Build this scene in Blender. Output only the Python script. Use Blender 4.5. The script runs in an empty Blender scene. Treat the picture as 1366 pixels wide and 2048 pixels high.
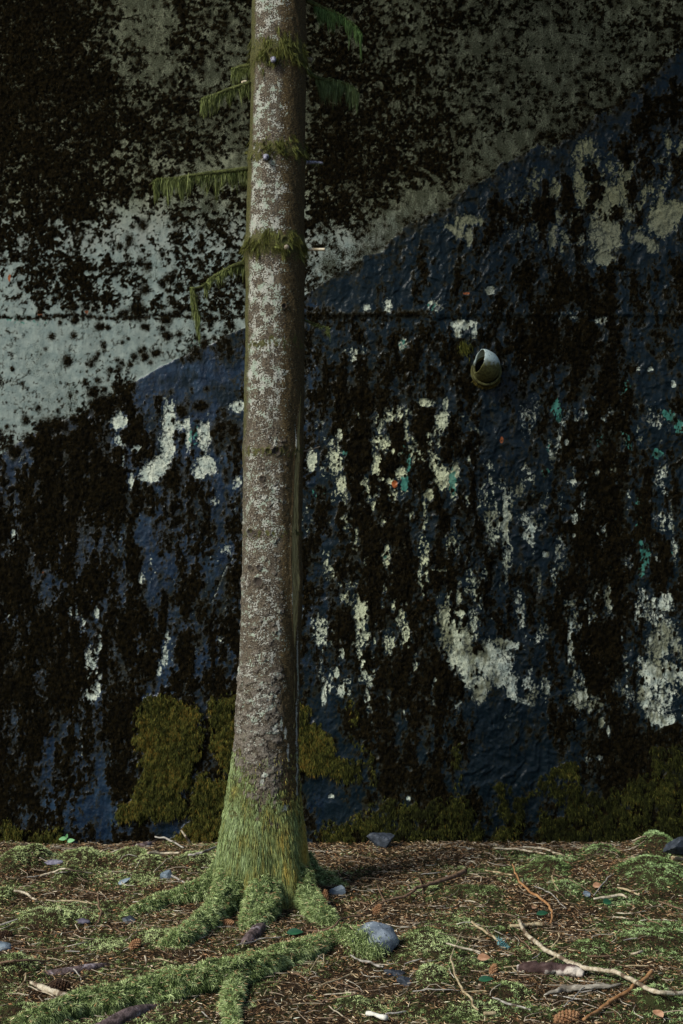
import bpy, math, random
import numpy as np
from math import radians as R
from mathutils import Vector

# ---------------------------------------------------------------- camera
SC = bpy.context.scene
F = 2844.0                 # focal length in photograph pixels (2048 px high)
D = 6.5                    # camera to wall
CH = 1.5                   # camera height
cam = bpy.data.cameras.new("camera")
camo = bpy.data.objects.new("camera", cam)
SC.collection.objects.link(camo)
camo.location = (0, -D, CH)
camo.rotation_euler = (R(90), 0, 0)
cam.sensor_fit = 'VERTICAL'
cam.sensor_height = 36.0
cam.lens = 36.0 * F / 2048.0
cam.clip_end = 1000
SC.camera = camo

# ---------------------------------------------------------------- sky and sun
SUN_AZ = 52.0              # degrees from the wall's normal towards the left
SUN_EL = 38.0
sx, sy, sz = -math.sin(R(SUN_AZ)), -math.cos(R(SUN_AZ)), math.tan(R(SUN_EL))
W = bpy.data.worlds.new("World")
SC.world = W
W.use_nodes = True
wn = W.node_tree
bg = wn.nodes['Background']
sky = wn.nodes.new('ShaderNodeTexSky')
sky.sky_type = 'NISHITA'
sky.sun_disc = False
sky.sun_elevation = R(SUN_EL)
sky.sun_rotation = math.atan2(sx, sy)
wn.links.new(sky.outputs[0], bg.inputs[0])
bg.inputs[1].default_value = 0.10
sun = bpy.data.lights.new("sun", 'SUN')
sun.energy = 4.0
sun.angle = R(20)
sun.color = (1.0, 0.985, 0.88)
suno = bpy.data.objects.new("sun", sun)
SC.collection.objects.link(suno)
suno.rotation_euler = Vector((sx, sy, sz)).to_track_quat('Z', 'Y').to_euler()
suno.location = (-6, -6, 8)
SC.view_settings.view_transform = 'Standard'
SC.view_settings.look = 'None'
SC.view_settings.gamma = 1.0
SC.view_settings.exposure = 0.15

rng = np.random.default_rng(7)
random.seed(7)

# ---------------------------------------------------------------- helpers
_pg = np.random.default_rng(99)
_ANG = _pg.random((256, 256)) * 2 * np.pi
_GX, _GY = np.cos(_ANG), np.sin(_ANG)

def perlin(x, y):
    x = np.asarray(x, float); y = np.asarray(y, float)
    xi = np.floor(x).astype(np.int64); yi = np.floor(y).astype(np.int64)
    fx = x - xi; fy = y - yi
    u = fx*fx*fx*(fx*(fx*6-15)+10); v = fy*fy*fy*(fy*(fy*6-15)+10)
    x0 = xi & 255; x1 = (xi+1) & 255; y0 = yi & 255; y1 = (yi+1) & 255
    a = _GX[x0, y0]*fx + _GY[x0, y0]*fy
    b = _GX[x1, y0]*(fx-1) + _GY[x1, y0]*fy
    c = _GX[x0, y1]*fx + _GY[x0, y1]*(fy-1)
    d = _GX[x1, y1]*(fx-1) + _GY[x1, y1]*(fy-1)
    return (a*(1-u)+b*u)*(1-v) + (c*(1-u)+d*u)*v

def fbm(x, y, octv=4, seed=0, gain=0.5):
    s = 0; a = 1; f = 1
    for i in range(octv):
        s = s + a*perlin(x*f + 17.3*i + 31.7*seed, y*f + 9.1*i + 11.9*seed)
        a *= gain; f *= 2.03
    return s

def uniform(n):
    """rank transform: any field to an even 0..1 spread"""
    flat = n.ravel(); r = np.empty(flat.size)
    r[np.argsort(flat, kind='stable')] = np.linspace(0, 1, flat.size)
    return r.reshape(n.shape)

def sstep(a, b, x):
    t = np.clip((x-a)/(b-a), 0, 1)
    return t*t*(3-2*t)

def link(o, parent=None):
    SC.collection.objects.link(o)
    if parent is not None:
        o.parent = parent
    return o

def mesh(name, verts, faces, mat, parent=None, smooth=True, cols=None):
    """verts (n,3); faces: list of arrays (m,3) or (m,4); cols: dict of (n,4) arrays"""
    me = bpy.data.meshes.new(name)
    verts = np.asarray(verts, np.float32)
    fs = [np.asarray(f, np.int32) for f in (faces if isinstance(faces, list) else [faces]) if len(f)]
    me.vertices.add(len(verts)); me.vertices.foreach_set('co', verts.ravel())
    li = np.concatenate([f.ravel() for f in fs])
    tot = np.concatenate([np.full(len(f), f.shape[1], np.int32) for f in fs])
    st = np.concatenate([[0], np.cumsum(tot)[:-1]]).astype(np.int32)
    me.loops.add(len(li)); me.loops.foreach_set('vertex_index', li)
    me.polygons.add(len(tot)); me.polygons.foreach_set('loop_start', st)
    me.polygons.foreach_set('loop_total', tot)
    me.polygons.foreach_set('use_smooth', np.full(len(tot), smooth))
    me.update(calc_edges=True)
    if cols:
        for k, a in cols.items():
            at = me.attributes.new(k, 'FLOAT_COLOR', 'POINT')
            at.data.foreach_set('color', np.asarray(a, np.float32).ravel())
    me.materials.append(mat)
    return link(bpy.data.objects.new(name, me), parent)

def tag(o, label=None, cat=None, group=None, kind=None):
    if label: o['label'] = label
    if cat: o['category'] = cat
    if group: o['group'] = group
    if kind: o['kind'] = kind
    return o

def empty(name, loc, label, cat, group=None):
    o = bpy.data.objects.new(name, None)
    o.empty_display_size = 0.05
    o.location = loc
    link(o)
    return tag(o, label, cat, group)

def grid_faces(nr, nc, wrap=False):
    r = np.arange(nr-1)[:, None]; c = np.arange(nc if wrap else nc-1)[None, :]
    c1 = (c+1) % nc
    return np.stack([r*nc+c, r*nc+c1, (r+1)*nc+c1, (r+1)*nc+c], -1).reshape(-1, 4)

class MB:
    """collects pieces into one mesh"""
    def __init__(s): s.v = []; s.q = []; s.t = []; s.c = []; s.n = 0
    def add(s, v, q=None, t=None, c=None):
        v = np.asarray(v, float)
        if q is not None and len(q): s.q.append(np.asarray(q)+s.n)
        if t is not None and len(t): s.t.append(np.asarray(t)+s.n)
        s.v.append(v)
        if c is not None:
            c = np.asarray(c, float)
            if c.ndim == 1: c = np.tile(c, (len(v), 1))
            if c.shape[1] == 3: c = np.hstack([c, np.ones((len(c), 1))])
            s.c.append(c)
        s.n += len(v)
    def build(s, name, mat, parent=None, smooth=True):
        fs = []
        if s.q: fs.append(np.concatenate(s.q))
        if s.t: fs.append(np.concatenate(s.t))
        return mesh(name, np.concatenate(s.v), fs, mat, parent, smooth,
                    {'Col': np.concatenate(s.c)} if s.c else None)

def unit(a):
    return a/np.maximum(np.linalg.norm(a, axis=-1, keepdims=True), 1e-9)

def smooth_path(pts, n):
    pts = np.asarray(pts, float)
    if len(pts) < 3:
        t = np.linspace(0, 1, n)[:, None]
        return pts[0]*(1-t)+pts[-1]*t
    P = np.vstack([2*pts[0]-pts[1], pts, 2*pts[-1]-pts[-2]])
    out = []
    for t in np.linspace(0, len(pts)-1-1e-6, n):
        i = int(t); f = t-i
        a, b, c, d = P[i], P[i+1], P[i+2], P[i+3]
        out.append(.5*((2*b)+(-a+c)*f+(2*a-5*b+4*c-d)*f*f+(-a+3*b-3*c+d)*f**3))
    return np.array(out)

def tube(pts, rad, ns=8, n=None, rough=0.0, rs=30.0, seed=0, flat=1.0, cap=True):
    """swept tube: returns verts, quads, tris, normals"""
    n = n or max(2, len(pts))
    P = smooth_path(pts, n)
    rad = np.interp(np.linspace(0, 1, n), np.linspace(0, 1, len(rad)), rad)
    T = unit(np.gradient(P, axis=0))
    up = np.array([0, 0, 1.0])
    if abs(T[0] @ up) > .9: up = np.array([0, 1.0, 0])
    A = unit(np.cross(T, up)); B = np.cross(A, T)
    th = np.linspace(0, 2*np.pi, ns, endpoint=False)
    nr = A[:, None, :]*np.cos(th)[None, :, None] + B[:, None, :]*np.sin(th)[None, :, None]*flat
    L = np.concatenate([[0], np.cumsum(np.linalg.norm(np.diff(P, axis=0), axis=1))])
    rr = rad[:, None]*np.ones(ns)[None, :]
    if rough:
        rr = rr*(1+rough*fbm(L[:, None]*rs*1.0+seed*3.1+0*th[None, :], np.cos(th)[None, :]*1.5+np.sin(2*th)[None, :]*.7+seed, 3))
    V = (P[:, None, :]+nr*rr[..., None]).reshape(-1, 3)
    q = grid_faces(n, ns, True)
    t = []
    if cap:
        V = np.vstack([V, P[0], P[-1]])
        a = np.arange(ns); b = (a+1) % ns
        t = np.vstack([np.stack([b, a, np.full(ns, n*ns)], 1), np.stack([a+(n-1)*ns, b+(n-1)*ns, np.full(ns, n*ns+1)], 1)])
    return V, q, t, nr.reshape(-1, 3)

def blades(P, T, L, Wd, col, bend=None, seed=1):
    """thin curved ribbons standing at P along T; one mesh, four segments' worth of shape"""
    n = len(P)
    r = np.random.default_rng(seed)
    T = unit(T)
    side = unit(np.cross(T, unit(r.normal(size=(n, 3)))))
    L = np.broadcast_to(L, (n,))[:, None]; Wd = np.broadcast_to(Wd, (n,))[:, None]
    if bend is None: bend = np.zeros((n, 3))
    m = P+T*L*.5+bend*L*.18
    e = P+T*L+bend*L*.7
    v = np.stack([P-side*Wd*.5, P+side*Wd*.5, m-side*Wd*.45, m+side*Wd*.45, e], 1).reshape(-1, 3)
    b = np.arange(n)[:, None]*5
    q = b+np.array([[0, 1, 3, 2]]); t = b+np.array([[2, 3, 4]])
    c = np.repeat(np.hstack([col, np.ones((n, 1))]), 5, axis=0)
    return v, q, t, c

def ramp_cols(n, cols, r, jit=.25, sel=None):
    """random pick between listed colours"""
    cols = np.array(cols, float)
    f = r.random(n) if sel is None else np.clip(sel, 0, .9999)
    x = f*(len(cols)-1); i = x.astype(int); k = (x-i)[:, None]
    c = cols[i]*(1-k)+cols[np.minimum(i+1, len(cols)-1)]*k
    return np.clip(c*(1+jit*r.normal(size=(n, 1))), .002, .8)

# ---------------------------------------------------------------- material helpers
class NT:
    def __init__(s, name):
        s.m = bpy.data.materials.new(name); s.m.use_nodes = True
        s.t = s.m.node_tree; s.b = s.t.nodes['Principled BSDF']
        s.tc = s.t.nodes.new('ShaderNodeTexCoord')
    def n(s, typ, **kw):
        x = s.t.nodes.new(typ)
        for k, v in kw.items(): setattr(x, k, v)
        return x
    def put(s, sock, v):
        if isinstance(v, bpy.types.NodeSocket): s.t.links.new(v, sock)
        elif isinstance(v, (tuple, list)) and len(v) == 3 and sock.type == 'RGBA': sock.default_value = (*v, 1)
        else: sock.default_value = v
    def math(s, op, a, b=0.0, c=None, clamp=False):
        x = s.n('ShaderNodeMath', operation=op, use_clamp=clamp)
        s.put(x.inputs[0], a); s.put(x.inputs[1], b)
        if c is not None: s.put(x.inputs[2], c)
        return x.outputs[0]
    def mix(s, f, a, b, mode='MIX'):
        x = s.n('ShaderNodeMix', data_type='RGBA', blend_type=mode)
        s.put(x.inputs[0], f); s.put(x.inputs[6], a); s.put(x.inputs[7], b)
        return x.outputs[2]
    def noise(s, scale, detail=4, rough=.55, sc=(1, 1, 1), dist=0.0):
        mp = s.n('ShaderNodeMapping'); s.t.links.new(s.tc.outputs['Object'], mp.inputs[0])
        mp.inputs['Scale'].default_value = sc
        x = s.n('ShaderNodeTexNoise'); s.t.links.new(mp.outputs[0], x.inputs['Vector'])
        x.inputs['Scale'].default_value = scale; x.inputs['Detail'].default_value = detail
        x.inputs['Roughness'].default_value = rough; x.inputs['Distortion'].default_value = dist
        return x.outputs['Fac']
    def ms(s, v, a, b, c=0.0, d=1.0, typ='SMOOTHSTEP'):
        x = s.n('ShaderNodeMapRange', interpolation_type=typ)
        s.put(x.inputs[0], v); s.put(x.inputs[1], a); s.put(x.inputs[2], b); s.put(x.inputs[3], c); s.put(x.inputs[4], d)
        return x.outputs[0]
    def attr(s, name):
        x = s.n('ShaderNodeAttribute', attribute_name=name)
        sp = s.n('ShaderNodeSeparateColor'); s.t.links.new(x.outputs['Color'], sp.inputs[0])
        return sp.outputs[0], sp.outputs[1], sp.outputs[2], x.outputs['Alpha'], x.outputs['Color']
    def bump(s, h, dist, strength=1.0, nrm=None):
        x = s.n('ShaderNodeBump'); s.put(x.inputs['Height'], h)
        x.inputs['Distance'].default_value = dist; x.inputs['Strength'].default_value = strength
        if nrm is not None: s.put(x.inputs['Normal'], nrm)
        return x.outputs[0]
    def done(s, col, rough=.9, nrm=None, spec=.3):
        s.put(s.b.inputs['Base Color'], col); s.put(s.b.inputs['Roughness'], rough)
        s.put(s.b.inputs['Specular IOR Level'], spec)
        if nrm is not None: s.put(s.b.inputs['Normal'], nrm)
        return s.m

def mat_col(name, rough=.85, spec=.2, var=.35, scale=40, trans=0.0):
    t = NT(name); c = t.attr('Col')[4]
    k = t.ms(t.noise(scale, 3), .3, .7, 1-var, 1+var, 'LINEAR')
    g = t.n('ShaderNodeCombineColor')
    for i in range(3): t.put(g.inputs[i], k)
    col = t.mix(1.0, c, g.outputs[0], 'MULTIPLY')
    return t.done(col, rough, None, spec)

def mat_noise(name, a, b, scale=20, sc=(1, 1, 1), rough=.85, spec=.2, bump=.002, bscale=None, lo=.35, hi=.65, c=None, cs=6, clo=.55, chi=.62):
    t = NT(name)
    n = t.noise(scale, 6, .6, sc)
    col = t.mix(t.ms(n, lo, hi), a, b)
    if c is not None:
        col = t.mix(t.ms(t.noise(cs, 5, .6, sc), clo, chi), col, c)
    return t.done(col, rough, t.bump(t.noise(bscale or scale*3, 5, .6, sc), bump), spec)

# ================================================================ THE WALL
S = D/F                    # metres per photograph pixel at the wall

def blobs(U, V, lst, pw=1.5):
    out = np.zeros_like(U)
    for b in lst:  # noqa
        u, v, ru, rv = b[:4]; s = b[4] if len(b) > 4 else 1.0; an = R(b[5]) if len(b) > 5 else 0
        du = U-u; dv = V-v
        if an: du, dv = du*math.cos(an)+dv*math.sin(an), -du*math.sin(an)+dv*math.cos(an)
        d2 = (du/(ru*1.25))**2+(dv/(rv*1.25))**2
        out = np.maximum(out, s*np.exp(-np.minimum(d2, 30)**pw))
    return out

def poly_mask(U, V, pts, soft=8):
    """signed soft inside test of a polygon"""
    pts = np.array(pts, float); n = len(pts)
    bb = (U > pts[:, 0].min()-40) & (U < pts[:, 0].max()+40) & (V > pts[:, 1].min()-40) & (V < pts[:, 1].max()+40)
    out = np.zeros_like(U); u = U[bb]; v = V[bb]
    ins = np.zeros(u.shape, bool); dm = np.full(u.shape, 1e9)
    for i in range(n):
        x1, y1 = pts[i]; x2, y2 = pts[(i+1) % n]
        if y1 != y2:
            c = ((y1 > v) != (y2 > v)) & (u < (x2-x1)*(v-y1)/(y2-y1)+x1)
            ins ^= c
        L2 = (x2-x1)**2+(y2-y1)**2+1e-9
        t = np.clip(((u-x1)*(x2-x1)+(v-y1)*(y2-y1))/L2, 0, 1)
        dm = np.minimum(dm, np.hypot(u-x1-t*(x2-x1), v-y1-t*(y2-y1)))
    out[bb] = np.clip(.5+np.where(ins, dm, -dm)/(2*soft), 0, 1)
    return out

DM = """999743766668766665555555
999744754668776655444556
999963545669877654434456
999987755669887655544468
998998776669988755554487
899877743669988865556787
899986666669987765579876
798754666668843378878875
785445577665535567778655
488754568665535455777766
366645676664334445788643
211122334665554555888644
211212355665665554788733
222364234665866653358733
223774333665988654257954
399885533664988751257954
599976644664996751348955
799987765665995662349966
999885554664997664357965
987764545664897764247966
976875666665898765468966
989786666665887765578965
999896776665688764479944
989886666665787763258943
988894688664778863357832
877764877662666761157875
866785877662576661127897
977785677663478741126898
865376667663247765347888
987587766665667777677888""".split()
DM = np.array([[int(c) for c in r] for r in DM], float)/9.0

def coarse(U, V, A, cell=57.0):
    x = np.clip(U/cell-.5, 0, A.shape[1]-1.001); y = np.clip(V/cell-.5, 0, A.shape[0]-1.001)
    i = x.astype(int); j = y.astype(int); fx = x-i; fy = y-j
    fx = fx*fx*(3-2*fx); fy = fy*fy*(3-2*fy)
    return (A[j, i]*(1-fx)+A[j, i+1]*fx)*(1-fy)+(A[j+1, i]*(1-fx)+A[j+1, i+1]*fx)*fy

TAR = [(-4000, 2600), (-400, 1120), (-60, 945), (0, 910), (40, 885), (100, 850), (150, 832), (175, 822), (235, 790), (270, 765), (300, 745), (345, 722), (380, 705), (420, 690),
       (450, 672), (490, 655), (550, 625), (612, 590), (640, 570), (670, 552), (700, 535), (735, 512), (760, 505), (790, 475), (830, 440), (880, 425), (905, 400),
       (940, 370), (985, 355), (1010, 325), (1060, 300), (1110, 285), (1150, 262), (1200, 230), (1255, 200), (1290, 165), (1310, 150), (1345, 110), (1366, 92), (1450, 40), (1900, -260), (5000, -2200)]
WHITE = [(237,842,14,14),(240,878,12,12,.8),(338,840,12,30),(335,895,12,35,.9),(350,850,20,10,.7,40),(310,935,28,16,.95,-25),(300,955,18,7),(368,850,10,12,.5),
 (376,870,5,30,.7),(408,872,12,24),(412,930,16,18),(398,945,14,12,.8,-30),(475,812,12,10),(245,925,4,30,.7),(262,962,5,12,.8),(275,896,13,8,.85),(180,1330,13,28,1),(184,1382,15,18),(197,1350,8,12,.7),
 (193,1225,5,12,.8),(150,1222,16,14,.55),(28,1072,12,12,.5),(22,1112,14,12,.45),(18,1230,12,22,.4),(318,1340,4,12,.9),(330,1310,6,22,.7),(335,1275,5,18,.6),(296,1397,9,3,1),(300,1300,16,8,.4),
 (440,1280,8,12,.5),(455,1098,8,8,.6),(476,965,8,12,.6),(282,1158,7,14,.6),(430,1000,8,12,.4),(165,1250,6,14,.5),(200,1290,5,20,.6),
 (622,920,9,18,1),(680,868,6,12,.8),(672,925,14,22,.65),(683,965,10,14,.85),(680,995,16,12,.4),(640,850,8,20,.3),
 (785,830,36,16,.55),(758,850,10,20,.6),(765,885,22,16,.6),(755,930,10,24,.95),(795,905,14,8,.95),(800,945,12,10,.95),(772,958,20,9,.85,20),(850,805,14,8,1),(890,808,6,10,.95),
 (885,845,12,20,.75),(855,870,14,22,.7),(845,915,14,16,.6),(868,925,10,18,.7),(885,955,22,20,.8),(858,988,9,12,.9),(912,940,6,18,.85),(906,975,6,20,.6),
 (1010,1040,6,55,.95),(1012,1120,4,40,.7),(985,1050,18,40,.5),(965,1000,10,30,.4),(773,1110,8,22,.7),(708,1075,8,26,.5),(765,1045,8,10,.5),(690,1195,10,8,.7),(722,1225,12,36,.8),
 (722,1275,18,22,.55),(725,1330,7,30,.7,-14),(695,1200,14,14,.4),(790,1208,5,18,.7),(800,1235,9,22,.65),(812,1275,9,28,.75),(778,1285,14,20,.6),(640,1262,16,26,.6),(683,1305,6,9,.9),
 (672,1345,5,10,.8),(648,1388,5,16,1),(682,1382,8,12,.7),(738,1400,3,22,.8,-12),(830,1330,6,16,.5),(870,1350,3,18,.8),(785,1170,22,8,.4,30),(700,1170,26,8,.35),
 (890,1235,14,30,.7),(905,1265,22,26,.8),(925,1290,20,34,1),(935,1325,22,26,1,35),(908,1322,14,12,1,30),(972,1318,18,32,1),(952,1365,26,14,1,15),(958,1388,14,14,1),(1002,1325,20,34,.8),(1012,1288,26,8,.8,15),(1000,1360,24,14,.7),
 (915,1225,10,8,.8),(1024,1372,8,22,.85),(1040,1400,26,4,1,20),(880,1140,14,3,.8),(898,1190,10,8,.5),(918,1195,6,14,.9),(920,1225,8,6,.9),(960,1195,22,4,.5,-30),(905,1085,14,20,.45),(1036,1195,9,14,.6),(935,1180,20,6,.4,40),
 (1140,1285,6,32,.9),(1152,1245,12,22,.45),(1172,1300,8,16,.4),(1216,1205,7,26,.75,-10),(1222,1180,10,10,.5),(1160,1400,20,18,.9,-40),(1185,1408,22,16,.6),(1202,1445,6,9,1),(1216,1462,3,10,.9),(1150,1355,8,12,.4),(1095,1380,6,20,.5),
 (1310,1225,14,26,.6),(1325,1205,18,20,.7),(1316,1290,22,26,.75),(1345,1275,14,46,.6,-20),(1325,1255,12,12,.7),(1305,1345,22,26,1),(1335,1345,20,22,.85),(1290,1390,12,22,1),(1308,1425,14,20,1),(1330,1440,20,10,1),(1328,1390,12,30,.6),(1362,1348,20,6,.9),
 (1150,1035,5,12,1),(1148,1070,4,5,1),(1062,1050,12,20,.55),(1050,1040,10,12,.5),(1145,963,8,4,.9),(1340,1040,6,22,.5),(1190,945,14,5,.5),(1050,1072,8,5,.6),
 (918,458,9,16,1),(938,475,7,16,.95),(935,440,28,9,.8),(910,460,20,6,.9,25),(1055,400,22,30,.35),(1065,415,12,12,.5),(1105,475,9,24,.6),(1160,370,8,28,.85,-15),(1165,400,12,18,.75),(1190,368,30,6,.7),(1218,410,20,40,.9,20),(1212,470,26,34,1),
 (1208,515,18,14,1),(1242,385,12,22,1),(1256,350,7,18,.9,20),(1325,440,22,30,1),(1345,425,22,18,1),(1285,478,16,8,1,25),(1302,492,7,14,1),(1322,400,5,20,.9),(1172,296,18,18,.8),(1150,310,8,14,.6),(1335,285,8,24,.6),(1365,300,12,24,.6),(1262,330,8,16,.5),
 (925,650,26,9,.8),(915,662,8,14,.8),(948,664,8,12,.7),(1198,640,14,9,.6),(1140,630,18,12,.4),(775,612,8,12,.7),(735,615,10,6,.5),(868,610,14,10,.5),(806,690,10,14,.6),(710,700,20,8,.4),(708,720,7,10,.6),(1050,715,4,10,.8),(1348,768,4,6,.9),(1275,738,4,4,.9),(1300,738,5,4,.9),
 (714,1543,4,4,1),(662,1592,4,4,1),(817,1597,4,4,.9),(1090,1108,6,5,.9),(1050,1070,6,6,.8),(1133,884,4,7,1),(980,580,10,8,.9),(1200,1515,6,5,.7),(1175,1518,7,9,.5),(1215,1655,6,3,.8)]
TEAL = [(806,895,4,14),(817,925,4,16),(810,965,8,14),(903,880,4,14),(905,965,6,22),(1110,812,8,16,.8),(1118,830,6,14,.8),(1250,778,9,14,.9),(1248,862,8,10,1),(1256,885,5,14,1,-20),(1315,908,10,8,.9,30),
 (1340,832,16,8,1,30),(1360,855,10,12,.9),(1280,1010,7,24,1),(1281,1055,7,30,1),(1290,1112,9,22,.9),(1283,1140,5,12,.8),(1224,1040,8,9,.7),(1215,1110,7,8,.9),(1224,1145,5,22,1,-15),(1167,1062,9,8,.8),(1096,895,4,12,.6),(1216,1010,9,8,.5),
 (690,898,6,12,.8),(696,950,4,22,.5),(1200,880,10,20,.4),(771,1112,4,6,.7),(1335,1110,14,10,.4),(864,610,10,12,.4),(805,690,10,14,.4),(388,870,10,20,.5),(640,985,20,14,.35),(1092,945,10,12,.5),(45,640,60,12,.35),(300,620,30,8,.25),(390,690,20,20,.3)]
ORANGE = [(789,968,5,7,1),(1003,880,3,6,.9),(932,587,6,2,1),(88,1145,6,8,.4),(80,628,5,7,.8),(173,625,4,7,.6),(19,555,3,8,.7),(855,1200,5,4,.5)]
GREENP = [[(285,1400),(320,1385),(350,1400),(400,1412),(406,1450),(402,1500),(388,1530),(372,1580),(378,1645),(350,1635),(310,1640),(270,1640),(240,1648),(224,1640),(228,1615),(262,1600),(278,1560),(284,1535),(268,1480),(272,1430)],
 [(418,1400),(470,1385),(490,1540),(462,1545),(436,1535),(424,1490)], [(380,1560),(398,1545),(430,1552),(480,1556),(480,1684),(345,1684),(372,1645)],
 [(590,1400),(614,1410),(624,1440),(650,1458),(676,1500),(712,1530),(725,1515),(722,1560),(680,1562),(640,1548),(590,1548)], [(632,1662),(650,1640),(700,1634),(735,1620),(742,1592),(800,1598),(850,1602),(925,1590),(960,1625),(985,1690),(640,1690)],
 [(690,1395),(712,1400),(712,1470),(735,1500),(722,1525),(708,1490)], [(737,1505),(752,1508),(752,1570),(738,1575)], [(904,1480),(922,1485),(920,1520),(930,1575),(906,1575)],
 [(1010,1560),(1040,1595),(1075,1570),(1092,1535),(1150,1512),(1166,1570),(1200,1590),(1250,1560),(1310,1540),(1300,1490),(1380,1490),(1380,1700),(1060,1700),(1080,1620),(1120,1628),(1095,1585),(1070,1600),(1045,1612),(1050,1640),(1032,1690),(985,1690),(985,1570),(1000,1560)],
 [(-60,1630),(20,1640),(60,1650),(90,1690),(-60,1700)], [(75,1640),(120,1650),(140,1690),(80,1700)]]

du = np.arange(-90, 1457, 2.0)
ext = 5*1.16**np.arange(1, 45); ext = np.cumsum(ext); ext = ext[ext < 3600]
us = np.concatenate([(-90-ext)[::-1], du, 1456+ext])
dv = np.arange(-90, 1716, 2.0)
extv = np.cumsum(6*1.12**np.arange(1, 40)); extv = extv[extv < 760]
vs = np.concatenate([(-90-extv)[::-1], dv, [1726, 1750, 1800, 1900]])
U, V = np.meshgrid(us, vs)

edge = np.interp(U, [p[0] for p in TAR], [p[1] for p in TAR]) + (5+9*sstep(600, 900, U))*fbm(U/26, V/26, 4, 3, .62)
tar_d = V-edge
tar = sstep(-2, 2, tar_d)
Dn = coarse(U, V, DM)
Dn = np.clip(.45+(Dn-.53)*1.2-.10*sstep(600, 500, V)*sstep(150, 230, U)-.05*sstep(600, 540, V), 0, 1.0)
out = (U < -20) | (U > 1390) | (V < -20)
Dn = np.where(out, np.clip(.55+.5*fbm(U/180, V/180, 2, 41)+.15*tar, .1, .95), Dn)
Ni = uniform(fbm(U/52, V/42, 2, 5)*.6+fbm(U/19, V/17, 2, 6)*.7+fbm(U/8.5, V/8.5, 3, 7, .8)*.85)
Nt = uniform(fbm(U/34, V/95, 2, 8)*1.1+fbm(U/14, V/30, 2, 10)*.6+fbm(U/8, V/12, 3, 9, .8)*.8)
Nn = Ni*(1-tar)+Nt*tar
wn_ = uniform(fbm(U/13, V/17, 2, 12)*.8+fbm(U/4.5, V/6, 2, 13)*1.3)
Ws = blobs(U, V, WHITE)*tar
Ws = np.maximum(Ws, tar*(.33*sstep(590, 680, U)*(1-np.exp(-((U-990)/45)**2-((V-860)/110)**2))+.12)*sstep(760, 860, V)*sstep(1470, 1400, V)*sstep(-.02, .45, fbm(U/34, V/80, 3, 18)))
Ws = np.maximum(Ws, tar*.62*np.exp(-(((U-1190)/190)**2+((V-400)/125)**2)**2)*sstep(-.12, .35, fbm(U/30, V/46, 3, 17)))
Ws = np.where(out & (tar > .5), np.clip(fbm(U/30, V/60, 3, 19)*2-.5, 0, .8), Ws)
# thin drips and cracks of pale wash
def line(pts, w):
    o = np.zeros_like(U)
    for (x1, y1), (x2, y2) in zip(pts[:-1], pts[1:]):
        L2 = (x2-x1)**2+(y2-y1)**2
        t = np.clip(((U-x1)*(x2-x1)+(V-y1)*(y2-y1))/L2, 0, 1)
        o = np.maximum(o, np.exp(-(np.hypot(U-x1-t*(x2-x1), V-y1-t*(y2-y1))/w)**2))
    return o
drip = np.zeros_like(U)
for pts, w in [([(166,1385),(163,1420),(163,1475),(164,1510)],2.0),([(175,1400),(179,1425),(185,1450)],1.6),([(180,1400),(187,1438)],1.5),([(738,1395),(745,1425),(752,1445)],1.6),([(770,1385),(783,1405)],1.3),
               ([(470,1110),(450,1140),(432,1185),(424,1205)],1.5),([(455,1138),(474,1150)],1.5),([(872,1340),(876,1370)],1.6),([(1024,1395),(1062,1412)],1.8),([(955,1395),(958,1412)],2.0),([(1195,930),(1196,950)],1.2),([(960,1380),(952,1345),(935,1352)],1.0)]:
    drip = np.maximum(drip, line(pts, w))
Wf = np.where(Ws > .03, Ws*1.6-.22-wn_*.82, -1.0)
Wf = np.maximum(Wf, drip*1.1-.55-.35*wn_)
M = Dn-Nn-np.clip(Ws*1.1, 0, 1)*.6
# single cushions of moss, dotted over the bare concrete and along the lip of the tar
def stamp(A, u, v, r, amp=.35, el=1.0):
    i0, i1 = np.searchsorted(us, [u-r*1.6-2, u+r*1.6+2]); j0, j1 = np.searchsorted(vs, [v-r*1.6*el-2, v+r*1.6*el+2])
    if i0 >= i1 or j0 >= j1: return
    uu = U[j0:j1, i0:i1]; vv = V[j0:j1, i0:i1]
    d = np.hypot(uu-u, (vv-v)/el)/r + .5*perlin(uu/5+u, vv/5)
    A[j0:j1, i0:i1] = np.maximum(A[j0:j1, i0:i1], amp*(1-d))
SPOTS = [(135,724,10),(25,738,5),(208,779,5),(237,778,12),(188,787,11),(265,775,17),(212,815,24),(246,800,10),(300,724,8),(259,730,7),(170,763,4),(395,720,18),(375,722,8),(410,688,10),(365,722,8),(333,670,9),(290,655,7),(200,652,8),(150,640,8),(215,655,6),(313,706,8),(290,716,8),
 (365,825,13),(345,782,8),(415,775,7),(368,870,8),(250,870,16),(235,905,14),(160,820,6),(145,895,25),(350,960,22),(400,810,12),(440,850,14),(465,860,14),(352,1040,12),(330,640,10),(270,620,14),(420,640,9),(460,650,8),(810,440,10),(725,470,8),(1180,420,14),(1235,420,12),(640,790,10),(1260,740,10),(90,862,20),(60,884,16),(118,846,14),(205,812,22),(225,800,14),(150,838,10),(395,705,14),(30,905,14),(425,700,10),(455,680,8)]
for _ in range(420):
    u = rng.uniform(560, 1400); e_ = np.interp(u, [p[0] for p in TAR], [p[1] for p in TAR])
    stamp(M, u, e_+rng.normal(6, 12), rng.uniform(2, 5)+9*rng.random()**3, .38)
for u, v, r in SPOTS:
    for _ in range(3): stamp(M, u+rng.normal()*r*.25, v+rng.normal()*r*.25, r*.85, .4)
ns = 0
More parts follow.
